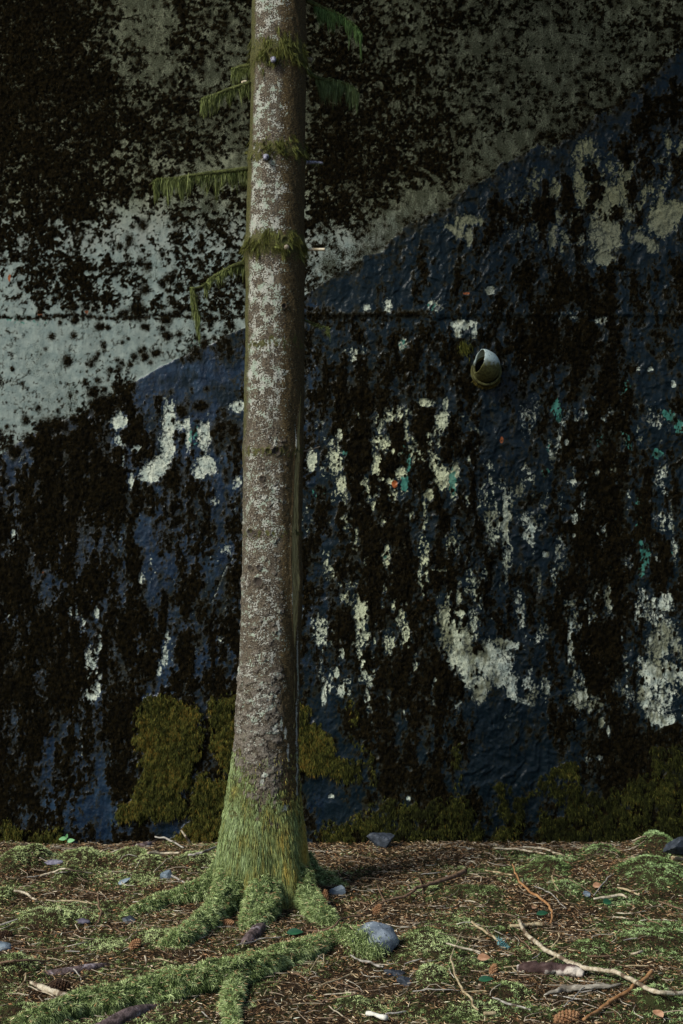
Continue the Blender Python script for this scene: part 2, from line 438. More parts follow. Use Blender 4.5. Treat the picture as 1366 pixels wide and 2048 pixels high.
while ns < 4200:
    u = rng.uniform(-80, 1446); v = rng.uniform(-80, 930)
    e = np.interp(u, [p[0] for p in TAR], [p[1] for p in TAR])
    if v > e: continue
    d = DM[min(29, max(0, int(v/57))), min(23, max(0, int(u/57)))]
    pr = .12+.5*d
    if e-v < 60: pr += .4
    if u < 230 and v > 640: pr *= .55 if 100 < u else .3
    if rng.random() > pr: ns += .2; continue
    stamp(M, u, v, 1.3+3.2*rng.random()**3*2, .3, 1.1); ns += 1
for _ in range(3200):
    u = rng.uniform(-60, 1430); v = rng.uniform(640, 1500)
    if v > np.interp(u, [p[0] for p in TAR], [p[1] for p in TAR])+6: stamp(M, u, v, 1.2+3.0*rng.random()**2.5*1.6, .34, 1.5)
for u in np.arange(-60, 500, 3.0):
    if rng.random() < .75: stamp(M, u, 634+3*math.sin(u/30)+rng.normal()*1.5, 1.5+3.2*rng.random(), .3)
for u in np.arange(225, 500, 3.0):
    if rng.random() < .6: stamp(M, u, 107+2*math.sin(u/25), 1.5+2.6*rng.random(), .3)
for u in np.arange(840, 1230, 3.0):
    if rng.random() < .5: stamp(M, u, 158-14*math.sin((u-840)/150)+rng.normal(), 1.2+2*rng.random(), .3)
for u in np.arange(612, 860, 3.0):
    if rng.random() < .8: stamp(M, u, 628+rng.normal()*3, 3+3*rng.random(), .3)
M = np.where(M > .1, M-.06*Ws, M-np.clip(Ws*1.1, 0, 1)*.55)
# clean, still blue-grey areas of tar
for u, v, ru, rv in [(985,1010*.85,22,90),(965,1460,60,70),(330,755,75,35),(440,740,50,40),(640,1600,45,60),(640,1440,30,60),(700,1500,26,30),(1300,780,40,30),(1300,870,40,40),(190,1600,35,60),(330,1660,45,18),(285,1060,60,40),(1080,1100,50,25),(1340,1395,25,30),(700,600,60,30)]:
    M = M-.35*np.exp(-(((U-u)/ru)**2+((V-v)/rv)**2)**2)
M = M-.34*np.exp(-((tar_d-24)/26)**2)*((U > 600)*.75+.5*(U > 270)*(U < 600))-.22*np.exp(-((tar_d+30)/34)**2)*sstep(600, 640, U)*sstep(1150, 1000, U)
G = np.zeros_like(U)
for i_, p in enumerate(GREENP): G = np.maximum(G, poly_mask(U, V, p, 16)*(1 if i_ < 4 else .72))
G = np.where(out & (V > 1500), sstep(1500, 1700, V)*.8, G)
Gf = G*1.25-.24-.86*uniform(fbm(U/22, V/28, 2, 23)+.9*fbm(U/6, V/8, 3, 24))
tlr = np.exp(-((U-20)/90)**2)*np.exp(-((V-160)/180)**2)
Wf = np.where(M > .12, np.minimum(Wf, .1-M), Wf)
Tf = blobs(U, V, TEAL)
Tf = np.where(Tf > .02, Tf*1.2-.2-.7*uniform(fbm(U/6, V/9, 3, 33)), -1)
Of = blobs(U, V, ORANGE)*1.1-.25-.3*wn_
film_shade = np.clip(.06+.74*np.clip((U-100)/1000, 0, 1)+.85*sstep(620, 120, V)+.5*fbm(U/70, V/110, 3, 44), 0, 1)  # grime and algae, with the light's falloff to the upper right painted in
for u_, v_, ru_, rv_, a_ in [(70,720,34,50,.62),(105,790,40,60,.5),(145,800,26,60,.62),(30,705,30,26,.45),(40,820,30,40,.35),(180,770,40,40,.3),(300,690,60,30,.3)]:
    film_shade = np.maximum(film_shade, a_*np.exp(-(((U-u_)/ru_)**2+((V-v_)/rv_)**2)))
film_shade = np.minimum(film_shade, .90)+.30*fbm(U/26, V/34, 4, 46)+.22*fbm(U/7, V/26, 3, 47)
film_shade = np.clip(np.where(tar > .5, np.maximum(film_shade, np.maximum(.60*sstep(540, 740, U), .92*sstep(580, 520, V))), film_shade), 0, 1)
yel = np.clip(.15+.7*np.exp(-((U-800)/260)**2)*np.exp(-((V-1050)/420)**2)+.6*sstep(550, 350, V), 0, 1)
# relief, metres towards the viewer
mm = sstep(-.02, .4, M)
gg = sstep(0, .3, Gf)
lump = fbm(U/26, V/44, 4, 51)
wr = 1-np.abs(fbm(U/30+fbm(U/50, V/50, 2, 61), V/60, 3, 62))*2.2
rt = .35+.65*sstep(500, 900, U)
h = .0006*fbm(U/40, V/8, 3, 50)+.0012*fbm(U/5, V/5, 2, 52)
h = h + tar*(.0028+.0085*lump*rt+.0048*rt*np.clip(wr, 0, 1)**4+.0010*fbm(U/7, V/9, 3, 53))
h = h - sstep(0, .1, Wf)*tar*(.003+.0025*wn_)
h = h + mm*(.003+.005*fbm(U/9, V/11, 3, 54)) + gg*(.004+.010*sstep(640, 560, U))*(1+1.1*fbm(U/16, V/16, 3, 55))
h = h - .004*np.exp(-((V-634-3*np.sin(U/30))/3.0)**2)*(1-mm)*(1-tar)
h = h - .0025*np.exp(-((V-107)/2.5)**2)
h = h + .006*tar*np.exp(-((V-628)/6)**2)*(U > 500)
X = (U-683)*S; Z = CH-(V-1024)*S; Y = -h
wall_t = NT("wall_coating")
t = wall_t
a0, a1, a2, a3, _ = t.attr('MaskA'); b0, b1, b2, b3, _ = t.attr('MaskB')
fine = t.noise(190, 4, .65); fz = t.math('SUBTRACT', fine, .5)
mid = t.noise(26, 5, .6); big = t.noise(5, 4, .6)
stre = t.noise(16, 5, .6, (1, 1, .12)); brush = t.noise(60, 4, .6, (.25, 1, 3.0))
conc = t.mix(t.ms(mid, .35, .65), (.17, .205, .188), (.26, .28, .25))
conc = t.mix(t.ms(big, .45, .65, 0, .7), conc, (.20, .255, .245))
conc = t.mix(t.ms(stre, .45, .7, 0, .4), conc, (.33, .34, .30))
conc = t.mix(t.ms(brush, .5, .7, 0, .35), conc, (.17, .18, .165))
conc = t.mix(t.math('SUBTRACT', 1.0, t.ms(b3, .15, .35)), conc, t.mix(t.ms(mid, .35, .65), (.155, .20, .19), (.245, .29, .265)))
conc = t.mix(t.ms(stre, .42, .62, 0, .35), conc, (.10, .12, .11))
conc = t.mix(t.ms(b3, .3, .8, 0, .8), conc, (.17, .175, .105))
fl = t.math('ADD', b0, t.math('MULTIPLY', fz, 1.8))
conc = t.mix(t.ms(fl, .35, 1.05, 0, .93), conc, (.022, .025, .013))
tarc = t.mix(t.ms(mid, .35, .7), (.003, .010, .024), (.009, .024, .050))
tarc = t.mix(t.ms(t.noise(7, 5, .65, (1, 1, .5)), .48, .68, 0, .7), tarc, (.022, .046, .080))  # paler blue blotches paint the sky's sheen into the tar colour
tarc = t.mix(t.ms(t.math('ADD', b0, t.math('MULTIPLY', t.math('SUBTRACT', mid, .5), .8)), .12, .5, 0, .9), tarc, (.0035, .008, .0105))  # darker tint paints the shade on the right into the tar
col = t.mix(t.ms(a0, .4, .6), conc, tarc)
# pale mineral crust, crazed with cracks
vo = t.n('ShaderNodeTexVoronoi', feature='DISTANCE_TO_EDGE')
mp = t.n('ShaderNodeMapping'); mp.inputs['Scale'].default_value = (1, 1, .6)
addv = t.n('ShaderNodeVectorMath', operation='ADD'); t.t.links.new(t.tc.outputs['Object'], addv.inputs[0])
nz = t.n('ShaderNodeTexNoise'); nz.inputs['Scale'].default_value = 18; t.t.links.new(t.tc.outputs['Object'], nz.inputs['Vector'])
sc_ = t.n('ShaderNodeVectorMath', operation='SCALE'); t.t.links.new(nz.outputs['Color'], sc_.inputs[0]); sc_.inputs['Scale'].default_value = .07
t.t.links.new(sc_.outputs[0], addv.inputs[1]); t.t.links.new(addv.outputs[0], mp.inputs[0]); t.t.links.new(mp.outputs[0], vo.inputs['Vector'])
vo.inputs['Scale'].default_value = 17
crack = t.math('MULTIPLY', t.ms(vo.outputs['Distance'], .015, .05, 1, 0), t.ms(t.noise(9, 3), .47, .56))
wc = t.mix(t.ms(mid, .35, .65), (.32, .37, .33), (.54, .57, .47))
wc = t.mix(t.ms(b3, .3, .8, 0, .85), wc, (.44, .46, .29))
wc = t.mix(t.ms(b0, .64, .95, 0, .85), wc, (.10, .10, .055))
wm = t.ms(t.math('ADD', t.math('ADD', a2, t.math('MULTIPLY', fz, 1.5)), t.math('MULTIPLY', t.math('SUBTRACT', t.noise(55, 4, .6, (1, 1, .22)), .5), 1.5)), -.12, .34)
wcr = t.mix(t.math('MULTIPLY', crack, .8), wc, (.03, .035, .035))
col = t.mix(t.math('MULTIPLY', wm, t.ms(fine, .38, .5, .35, 1)), col, wcr)
col = t.mix(t.ms(t.math('ADD', a3, t.math('MULTIPLY', fz, .5)), -.05, .1, 0, .85), col, t.mix(t.math('MULTIPLY', crack, .8), (.045, .17, .135), (.01, .02, .02)))
col = t.mix(t.ms(b2, 0, .15), col, (.26, .075, .025))
mo = t.ms(t.math('ADD', t.math('ADD', a1, t.math('MULTIPLY', fz, .9)), t.math('MULTIPLY', t.math('SUBTRACT', t.noise(75, 3), .5), .5)), -.06, .12)
mcol = t.mix(t.ms(t.noise(60, 4), .4, .65), (.003, .0026, .0014), (.010, .0076, .0035))
soft = t.math('ADD', t.math('ADD', a1, t.math('MULTIPLY', fz, .7)), t.math('MULTIPLY', t.math('SUBTRACT', stre, .5), .5))
col = t.mix(t.ms(soft, -.34, .10, 0, .84), col, t.mix(t.ms(mid, .4, .65), (.013, .014, .008), (.028, .025, .013)))
col = t.mix(mo, col, mcol)
gm = t.ms(t.math('ADD', b1, t.math('MULTIPLY', fz, .6)), -.02, .16)
gcol = t.mix(t.ms(mid, .35, .65), (.012, .012, .004), (.030, .024, .006))
col = t.mix(gm, col, gcol)
rgh = t.ms(a0, .4, .6, .9, .24, 'LINEAR')
cov = t.math('MAXIMUM', t.math('MAXIMUM', mo, gm), wm)
rgh = t.math('ADD', t.math('MULTIPLY', rgh, t.math('SUBTRACT', 1.0, cov)), t.math('MULTIPLY', cov, .92))
nr = t.bump(t.noise(45, 5, .6, (1, 1, .55)), .004, .8)
nr = t.bump(t.noise(260, 4, .65), .0012, .8, nr)
nr = t.bump(t.math('MULTIPLY', crack, wm), -.002, 1, nr)
M_WALL = t.done(col, rgh, nr, t.math('MULTIPLY', t.math('SUBTRACT', 1.0, cov), t.ms(b0, .2, .7, .36, .13, 'LINEAR')))
A = np.stack([tar, M, Wf, Tf], -1).reshape(-1, 4); B = np.stack([film_shade, Gf, Of, yel], -1).reshape(-1, 4)
nr_, nc_ = U.shape
front = np.stack([X, Y, Z], -1).reshape(-1, 3)
# a real slab: the back and the rim close the wall into a thick body
b0i = len(front)
rim = np.concatenate([np.arange(nc_), np.arange(1, nr_)*nc_+nc_-1, (nr_-1)*nc_+np.arange(nc_-2, -1, -1), np.arange(nr_-2, 0, -1)*nc_])
back = front[rim].copy(); back[:, 1] = .45
k = np.arange(len(rim)); k1 = (k+1) % len(rim)
side = np.stack([rim[k1], rim[k], b0i+k, b0i+k1], 1)
c4 = [b0i, b0i+nc_-1, b0i+nc_-1+nr_-1, b0i+2*(nc_-1)+nr_-1]
vv = np.vstack([front, back]); pad = np.tile([[0, -.2, -1, -1]], (len(back), 1)); padb = np.tile([[.4, -1, -1, .2]], (len(back), 1))
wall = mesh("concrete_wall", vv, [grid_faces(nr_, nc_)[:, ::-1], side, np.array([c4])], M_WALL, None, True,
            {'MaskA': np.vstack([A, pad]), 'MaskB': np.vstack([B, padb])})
tag(wall, "tall weathered concrete wall, blue-black tar over its lower part behind the spruce", "wall")

M_MOSS = mat_col("moss_strands", .9, .12, .3, 60)
def wall_fur(name, mask, n, lo, hi, wd, cols, down, label, seed, sel=None):
    idx = np.flatnonzero(mask.ravel() & (U.ravel() > -85) & (U.ravel() < 1450) & (V.ravel() > -85) & (V.ravel() < 1692))
    r = np.random.default_rng(seed); i = r.choice(idx, n)
    P = front[i]+r.uniform(-.0023, .0023, (n, 3))*[1, .3, 1]
    T = np.stack([r.normal(0, .55, n), -np.abs(r.normal(.8, .3, n)), -down+r.normal(0, .5, n)], 1)
    L = r.uniform(lo, hi, n)
    s = None if sel is None else np.clip(sel.ravel()[i]+.25*r.normal(size=n), 0, 1)
    c = ramp_cols(n, cols, r, .3, s)
    v, q, tt, cc = blades(P, T, L, wd, c, np.tile([[0, 0, -1.0]], (n, 1)), seed)
    return tag(mesh(name, v, [q, tt], M_MOSS, None, False, {'Col': cc}), label, "moss", None, 'stuff')
wall_fur("brown_moss", (M > .05+.22*rng.random(M.shape)) & (Gf < 0), 230000, .003, .009, .0016, [(.002, .002, .001), (.0055, .0045, .002), (.012, .0092, .0036), (.036, .024, .008)], .35,
         "dark brown dried moss clotted over the concrete and the tar of the wall", 3, .32+.5*fbm(U/30, V/40, 3, 71)+.25*tlr)
wall_fur("hanging_wall_moss", Gf > .3*rng.random(Gf.shape)**1.5, 135000, .005, .017, .0014, [(.014, .016, .004), (.035, .04, .008), (.07, .075, .014), (.13, .125, .028), (.16, .095, .016)], .25,
         "shaggy olive green moss hanging in patches on the foot of the wall", 4, .44+.5*fbm(U/60, V/60, 2, 72)+.75*fbm(U/7, V/7, 2, 73)-.42*sstep(600, 800, U))

# ================================================================ THE GROUND
def ray(u, v, z=0.0):
    dep = (CH-z)*F/(v-1024.0)
    return np.array([(u-683)*dep/F, dep-D, z])

MOUNDS = [(36,1730,36,20,.045),(165,1722,45,14,.03),(139,1760,30,12,.04),(97,1845,58,16,.035),(20,1950,55,20,.04),(80,1720,20,10,.03),(1098,1745,42,20,.04),(1310,1765,80,30,.06),(1316,1704,38,16,.055),(1200,1712,34,10,.03),(1310,2010,45,16,.035),
          (864,1968,34,22,.035),(300,1735,30,12,.03),(260,1720,40,10,.03),(390,1730,36,14,.03),(0,1800,25,16,.03),(860,1900,60,35,.03),(1180,1905,40,18,.02),(1020,1985,40,12,.02),(700,2010,40,14,.02),(60,2040,70,20,.03),(330,1880,60,20,.015),(1300,1880,60,14,.02),(690,1875,45,16,.03),(1130,1790,36,16,.03),(960,1790,50,10,.012)]
MND = []
for u, v, ru, rv, hh in MOUNDS:
    p = ray(u, v); MND.append((p[0], p[1], ru*(p[1]+D)/F, max(rv*(p[1]+D)**2/(F*CH), .03), hh*1.45))

ROOTP = []
for u, v, w_ in [(455,1795,60),(420,1835,55),(380,1868,50),(330,1895,50),(420,1780,55),(370,1795,50),(310,1812,50),(255,1832,45),(528,1810,50),(610,1790,45),(640,1830,50),(665,1855,45),(690,1868,50),(600,1910,60),(520,1935,65),(440,1962,75),(370,1975,75),(300,1995,75),(220,2015,70),(130,2035,70),(465,2010,60),(720,1880,40)]:
    p = ray(u, v); ROOTP.append((p[0], p[1], w_*(p[1]+D)/F))

def gh(x, y):
    x = np.asarray(x, float); y = np.asarray(y, float)
    z = .018*fbm(x*1.7+5, y*1.7, 3, 81)+.007*fbm(x*11, y*11, 3, 82)
    for mx, my, rx, ry, hh in MND:
        d = ((x-mx)/rx)**2+((y-my)/ry)**2
        z = z+hh*np.exp(-np.minimum(d, 20)**1.3)
    z = z-.012*np.exp(-((y+.02)/.16)**2)
    return z

def mossy(x, y):
    """how mossy the ground is, about 0..1"""
    m = .5+.75*fbm(x*3.1, y*3.6, 4, 83)-.3*sstep(-.35, -.1, y)*(x > -.2)
    for mx, my, rx, ry, hh in MND:
        d = ((x-mx)/(rx*1.15))**2+((y-my)/(ry*1.15))**2
        m = np.maximum(m, 1.15*np.exp(-np.minimum(d, 20)**1.5)+.25*fbm(x*9, y*9, 3, 84))
    m = m+.10*sstep(0, -.5, x)*(y < -.3)
    for rx_, ry_, rr_ in ROOTP:
        m = np.maximum(m, 1.05*np.exp(-(((x-rx_)/rr_)**2+((y-ry_)/rr_)**2))+.35*fbm(x*12, y*12, 2, 85))
    m = m-.22*np.exp(-((x-.33)/.35)**2-((y+.55)/.4)**2)-.25*np.exp(-((x+.45)/.3)**2-((y+1.15)/.25)**2)+.08*(x > .3)
    return m

gx = np.arange(-1.75, 1.7501, .0075); e = np.cumsum(.03*1.25**np.arange(22)); gx = np.concatenate([(-1.75-e)[::-1], gx, 1.75+e])
gy = np.arange(-2.85, .06, .0075); gy = np.concatenate([(-2.85-e)[::-1], gy, .06+e])
GX, GY = np.meshgrid(gx, gy)
near = (np.abs(GX) < 2.5) & (GY > -4) & (GY < .5)
GZ = np.where(near, gh(GX, GY), .018*fbm(GX*1.7+5, GY*1.7, 3, 81))
t = NT("forest_floor_soil")
n1 = t.noise(90, 6, .7); n2 = t.noise(9, 5, .6)
c = t.mix(t.ms(n1, .4, .6), (.010, .007, .004), (.045, .028, .014))
c = t.mix(t.ms(n2, .5, .62, 0, .8), c, (.03, .035, .012))
M_SOIL = t.done(c, .95, t.bump(n1, .006), .1)
g = mesh("forest_floor", np.stack([GX, GY, GZ], -1).reshape(-1, 3), grid_faces(*GX.shape), M_SOIL)
tag(g, "forest floor of soil under needles and moss", "ground", None, 'structure')

def gp(u, v, lift=0.0):
    p = ray(u, v)
    z = float(gh(p[0], p[1]))
    for _ in range(7):
        p = ray(u, v, z+lift); z = .5*z+.5*float(gh(p[0], p[1]))
    return np.array([p[0], p[1], z+lift])

r = np.random.default_rng(21)
def scatter(n, accept, dens=None, y0=-2.75, y1=-.01):
    x = r.uniform(-1.65, 1.65, n*2); y = r.uniform(y0, y1, n*2)
    k = accept(x, y); x = x[k][:n]; y = y[k][:n]
    return x, y
# green ground moss
def gmoss(n, seed):
    x, y = scatter(n, lambda x, y: mossy(x, y)-.16*np.abs(r.normal(size=len(x)))+.12 > .50)
    n = len(x); e = .01
    z = gh(x, y); nx = -(gh(x+e, y)-z)/e; ny = -(gh(x, y+e)-z)/e
    N = unit(np.stack([nx, ny, np.ones(n)], 1))
    clump = fbm(x*45, y*45, 2, 91)
    T = N+r.normal(0, .65, (n, 3)); T[:, 2] = np.abs(T[:, 2])+.1
    sel = np.clip(.42+.9*(np.clip(mossy(x, y), .4, 1)-.75)+.10*sstep(0, -.6, x)-.12*sstep(0, .8, x)+.8*fbm(x*7, y*7, 3, 92)+.15*r.normal(size=n)+.6*clump, 0, 1)
    right = np.clip((x-.1)/1.2, 0, 1)
    cols = ramp_cols(n, [(.03, .04, .014), (.085, .11, .035), (.25, .32, .115), (.52, .60, .28)], r, .22, sel)
    cols[:, 0] *= 1-.15*right; 
    L = (.006+.010*r.random(n))*(1+.9*np.clip(clump, -.5, 1))
    P = np.stack([x, y, z-.002+.010*np.clip(clump, 0, 1)], 1)
    return blades(P, T, L, .0015, cols, np.tile([[0, 0, -.8]], (n, 1)), seed)
v, q, tt, cc = gmoss(430000, 31)
tag(mesh("ground_moss", v, [q, tt], M_MOSS, None, False, {'Col': cc}), "bright green moss cushions spread over the forest floor", "moss", None, 'stuff')

# fallen needles, flakes of bark and crumbs of wood
M_LIT = mat_col("needle_litter", .8, .2, .25, 80)
mb = MB()
x, y = scatter(95000, lambda x, y: mossy(x, y)+.16*r.normal(size=len(x)) < .68)
n = len(x); z = gh(x, y)
an = r.uniform(0, 2*np.pi, n); T = np.stack([np.cos(an), np.sin(an), r.normal(.05, .28, n)], 1)
cols = ramp_cols(n, [(.035, .022, .014), (.13, .07, .032), (.31, .18, .085), (.52, .37, .21), (.66, .57, .42)], r, .25, r.random(n)**2.1)
v, q, tt, cc = blades(np.stack([x, y, z+r.uniform(.001, .009, n)], 1), T, r.uniform(.010, .022, n), r.uniform(.0012, .0024, n), cols, None, 5)  # needles
mb.add(v, q, tt, cc)
tag(mb.build("needle_litter", M_LIT, None, False), "brown and orange fallen needles strewn between the moss", "needle litter", None, 'stuff')
mb = MB()
x, y = scatter(3000, lambda x, y: mossy(x, y)+.2*r.normal(size=len(x)) < .7)
n = len(x); z = gh(x, y)
an = r.uniform(0, 2*np.pi, n); T = unit(np.stack([np.cos(an), np.sin(an), r.normal(.1, .25, n)], 1))
Sd = unit(np.cross(T, np.stack([r.normal(0, .5, n), r.normal(0, .5, n), np.ones(n)], 1)))
l = r.uniform(.003, .009, n)[:, None]; w = r.uniform(.002, .005, n)[:, None]
C = np.stack([x, y, z+.006], 1)
up = np.array([0, 0, 1])*r.uniform(.001, .003, n)[:, None]
v = np.stack([C-T*l, C-Sd*w, C+T*l*.9, C+Sd*w*1.1, C+up], 1).reshape(-1, 3)
b = np.arange(n)[:, None]*5
tt = np.concatenate([b+np.array([[0, 1, 4]]), b+np.array([[1, 2, 4]]), b+np.array([[2, 3, 4]]), b+np.array([[3, 0, 4]])])
cc = np.repeat(np.hstack([ramp_cols(n, [(.06, .028, .014), (.20, .08, .03), (.34, .18, .09), (.40, .32, .24)], r, .25), np.ones((n, 1))]), 5, 0)
mb.add(v, None, tt, cc)
tag(mb.build("bark_flakes", M_LIT, None, False), "rusty cone scales and bark crumbs scattered among the needles", "bark litter", None, 'stuff')
# fine dead twigs, thousands of them
mb = MB()
x, y = scatter(1900, lambda x, y: mossy(x, y)+.25*r.normal(size=len(x)) < .72)
for i in range(len(x)):
    L = .02+.10*r.random()**2.2; a = r.uniform(0, np.pi*2) if r.random() < .6 else r.normal(.15, .5)
    d = np.array([math.cos(a), math.sin(a)]); kk = r.normal(0, .25)*L
    pts = []
    for f in (-.5, 0, .5):
        px = x[i]+d[0]*L*f-d[1]*kk*(1-4*f*f); py = y[i]+d[1]*L*f+d[0]*kk*(1-4*f*f)
        pts.append((px, py, 0))
    pts = np.array(pts); pts[:, 2] = gh(pts[:, 0], pts[:, 1])+.004+.008*r.random()+np.array([-.002, .002, .004])*r.normal()
    rad = .0008+.0013*r.random()*min(1, L/.06)
    vv_, q_, t_, _n = tube(pts, [rad, rad*.6], 4, 4)
    mb.add(vv_, q_, t_, ramp_cols(1, [(.06, .035, .022), (.17, .12, .08), (.33, .27, .20), (.45, .41, .34)], r, .2)[0])
tag(mb.build("fine_twigs", M_LIT), "countless fine dead twigs lying criss-cross in the litter", "twig litter", None, 'stuff')

# ================================================================ THE SPRUCE
TD = 5.57; TS = TD/F; TY = TD-D
BASE = ray(545, 1024+F*CH/TD)
tree = empty("spruce_tree", (BASE[0], TY, 0), "tall spruce trunk with pale lichen, broken side branches and a mossy flared foot", "tree")
OX, OY = BASE[0], TY
def tz(v): return CH-(v-1024)*TS
prof = [(-3000,545,575),(-1500,525,595),(-600,511,607),(0,504,612),(120,503,612),(315,498,610),(420,494,609),(500,490,609),(560,491,609),(650,491,609),(800,489,609),(900,486,606),(1050,486,604),(1200,483,604),(1300,480,600),(1400,474,598),(1480,469,597),(1540,463,598),(1600,452,602),(1650,443,609),(1700,434,617),(1750,427,622),(1790,420,628),(1850,408,640)]
pv = np.array([p[0] for p in prof], float); pl = np.array([p[1] for p in prof], float); pr_ = np.array([p[2] for p in prof], float)
tv = np.concatenate([np.arange(-2900, -60, 24.0), np.arange(-60, 1850, 1.8)])
NTH = 420
th = np.linspace(0, 2*np.pi, NTH, endpoint=False)       # 0 = towards the viewer, positive = left in the picture
TH, TV = np.meshgrid(th, tv)
Rr = np.interp(TV, pv, (pr_-pl)/2)*TS; Cx = (np.interp(TV, pv, (pr_+pl)/2)-683)*TS
ct, st_ = np.cos(TH), np.sin(TH)
pc = Cx + 0*TH
sx_ = -st_; sy_ = -ct
u_t = np.interp(TV, pv, (pr_+pl)/2)+sx_*np.interp(TV, pv, (pr_-pl)/2)      # picture column of each point
ua = np.where(ct > 0, u_t, 3000)
per = lambda f, a, b, o, s: fbm(np.cos(TH)*f+50+TV/a*0, np.sin(TH)*f+TV/b, o, s)
wig = fbm(np.cos(TH)*2+TV/90, np.sin(TH)*2+TV/140, 3, 101)
arc = TH*62                                              # circumference in pixels
bark = fbm(arc/7, TV/3.2, 3, 102)                        # short horizontal ridges
bark2 = fbm(arc/14, TV/14, 3, 103)
flare = sstep(1520, 1790, TV)
lob = np.zeros_like(TH)
ROOT_AZ = [(38, .9), (68, .8), (6, .9), (-38, .9), (-80, .5), (115, .6), (170, .7), (-130, .7)]
for a, w in ROOT_AZ:
    dd = np.abs((np.degrees(TH)-a+180) % 360-180); lob = np.maximum(lob, w*np.exp(-(dd/15)**2))
disp = .0022*wig*2+.0009*bark+.0016*bark2*(1+1.5*sstep(1250, 1500, TV))
disp = disp + flare*(.046*lob-.030) * sstep(1560, 1790, TV)
# whorl collars where the side branches leave
for wv, amp in [(120, .006), (315, .006), (497, .007), (900, .003), (1160, .003)]:
    disp = disp+amp*np.exp(-((TV-wv)/18)**2)
# bark scales, larger towards the foot
rs = np.random.default_rng(5); scale_m = np.zeros_like(TH); ring_m = np.zeros_like(TH)
for i in range(420):
    v0 = rs.uniform(850, 1600) if rs.random() < .35 else rs.uniform(1330, 1590); a0_ = rs.uniform(-.5, 1.6); rr_ = rs.uniform(2.5, 8)*(.6+.6*sstep(900, 1500, v0))
    j0, j1 = np.searchsorted(tv, [v0-14, v0+14]); sub = slice(j0, j1)
    da = ((TH[sub]-a0_+np.pi) % (2*np.pi)-np.pi)*58
    d = np.hypot(da, (TV[sub]-v0)*1.15)/rr_+.9*fbm(arc[sub]/5+i, TV[sub]/5, 2, 3)
    ring_m[sub] = np.maximum(ring_m[sub], np.exp(-((d-1.12)/.16)**2)*(.35+.65*(da < 1.5)))  # dark arc paints each scale's shadow into the bark, stronger on the right
    scale_m[sub] = np.maximum(scale_m[sub], sstep(1.05, .9, d)*np.clip(.5+.4*(TV[sub]-v0)/rr_, .05, 1))
disp = disp+.0052*scale_m
# the long open scar down the right-hand side
sc_a = np.radians(np.interp(TV, [760, 900, 1100, 1200, 1400, 1600], [-62, -58, -54, -55, -60, -68]))
sc_w = np.interp(TV, [745, 800, 900, 1080, 1110, 1210, 1300, 1640, 1700], [0, .05, .13, .20, .22, .17, .04, .03, 0])
dsc = ((TH-sc_a+np.pi) % (2*np.pi)-np.pi)
scar = sstep(1.1, .8, np.abs(dsc)/np.maximum(sc_w, 1e-3))*(sc_w > .01)
lipd = np.exp(-((np.abs(dsc)/np.maximum(sc_w, 1e-3)-1.15)/.25)**2)*(sc_w > .01)
disp = disp-.007*scar+.004*lipd+.0015*scar*fbm(arc/2.5, TV/60, 3, 110)
# knots
KN = [(547,122,7),(532,316,6),(500,497,6),(572,492,7),(570,620,5),(515,695,5),(555,905,8),(505,1065,8),(505,1133,5),(522,1132,5),(540,905,6),(520,1160,9),(528,958,5),(470,1618,6)]
knot = np.zeros_like(TH)
for ku, kv, kr in KN:
    d = np.hypot(ua-ku, TV-kv)/kr
    disp = disp+.006*np.exp(-((d-1)/.35)**2)-.0035*np.exp(-d**4)*(kr > 5.5)
    knot = np.maximum(knot, np.exp(-(d/1.1)**4))
rad = Rr+disp
TX = Cx+sx_*rad; TYY = TY+sy_*rad; TZ = tz(TV)
ln = uniform(.6*fbm(arc/17, TV/10, 2, 120)+1.1*fbm(arc/3.6, TV/2.2, 2, 121))
lz = np.interp(TV, [-60, 20, 100, 130, 220, 300, 350, 480, 505, 560, 600, 640, 760, 800, 880, 960, 1000, 1100, 1300, 1450, 1600], [.55, .6, .5, .1, .7, .3, .6, .75, .2, .8, .75, .5, .85, .6, .3, .55, .5, .42, .4, .35, 0])
side_f = sstep(592, 552, u_t+14*fbm(arc/12, TV/30, 2, 122))*sstep(-.3, .3, ct+.5)
lich = lz*side_f*np.clip(.66+1.25*fbm(arc/34, TV/26, 3, 123), 0, 1.25)-ln*.95+.0
# resin runs and crusty spots
for u0, v0, ru, rv in [(552,885,3,9),(560,1255,3,26),(558,1240,5,8),(533,1240,5,6),(547,1310,4,14),(565,1440,3,18),(573,1458,3,16),(553,1450,7,12),(578,1500,3,26),(533,1538,8,7),(528,1550,5,10),(570,1605,12,10),(596,1330,2.4,90),(595,1570,2.4,110),(594,1450,2.4,70),(586,1170,2.2,60),(553,1385,5,6),(588,1150,3,28),(592,900,1.5,60),(595,1000,1.5,60)]:
    lich = np.maximum(lich, 1.1*np.exp(-(((ua-u0)/ru)**2+((TV-v0)/rv)**2))-.35-.5*ln)
fl = sstep(1530, 1700, TV+85*sstep(-.1, .9, np.sin(TH))-60*sstep(.2, -.6, np.sin(TH))*0+60*fbm(arc/26, TV/60, 3, 130)+40*fbm(arc/5, TV/30, 2, 134))
band = np.zeros_like(TH)
for wv, hw, st in [(118, 26, .8), (312, 22, .55), (496, 24, .85), (1065, 12, .3), (905, 12, .4), (690, 20, .3)]:
    band = np.maximum(band, st*np.exp(-((TV-wv)/hw)**2))
mo_t = np.maximum(fl*1.3, band*1.2)-.55*uniform(fbm(arc/9, TV/14, 4, 131))-.12
mo_t = np.maximum(mo_t, .5*sstep(.75, 1.0, np.sin(TH))*sstep(1200, 500, TV)-.25*ln)
alg_shade = sstep(540, 588, u_t)*.9+.25*fbm(arc/20, TV/60, 3, 133)+.25*sstep(.1, -.3, ct)  # brown algae on the right, deepened to paint in the trunk's shaded side
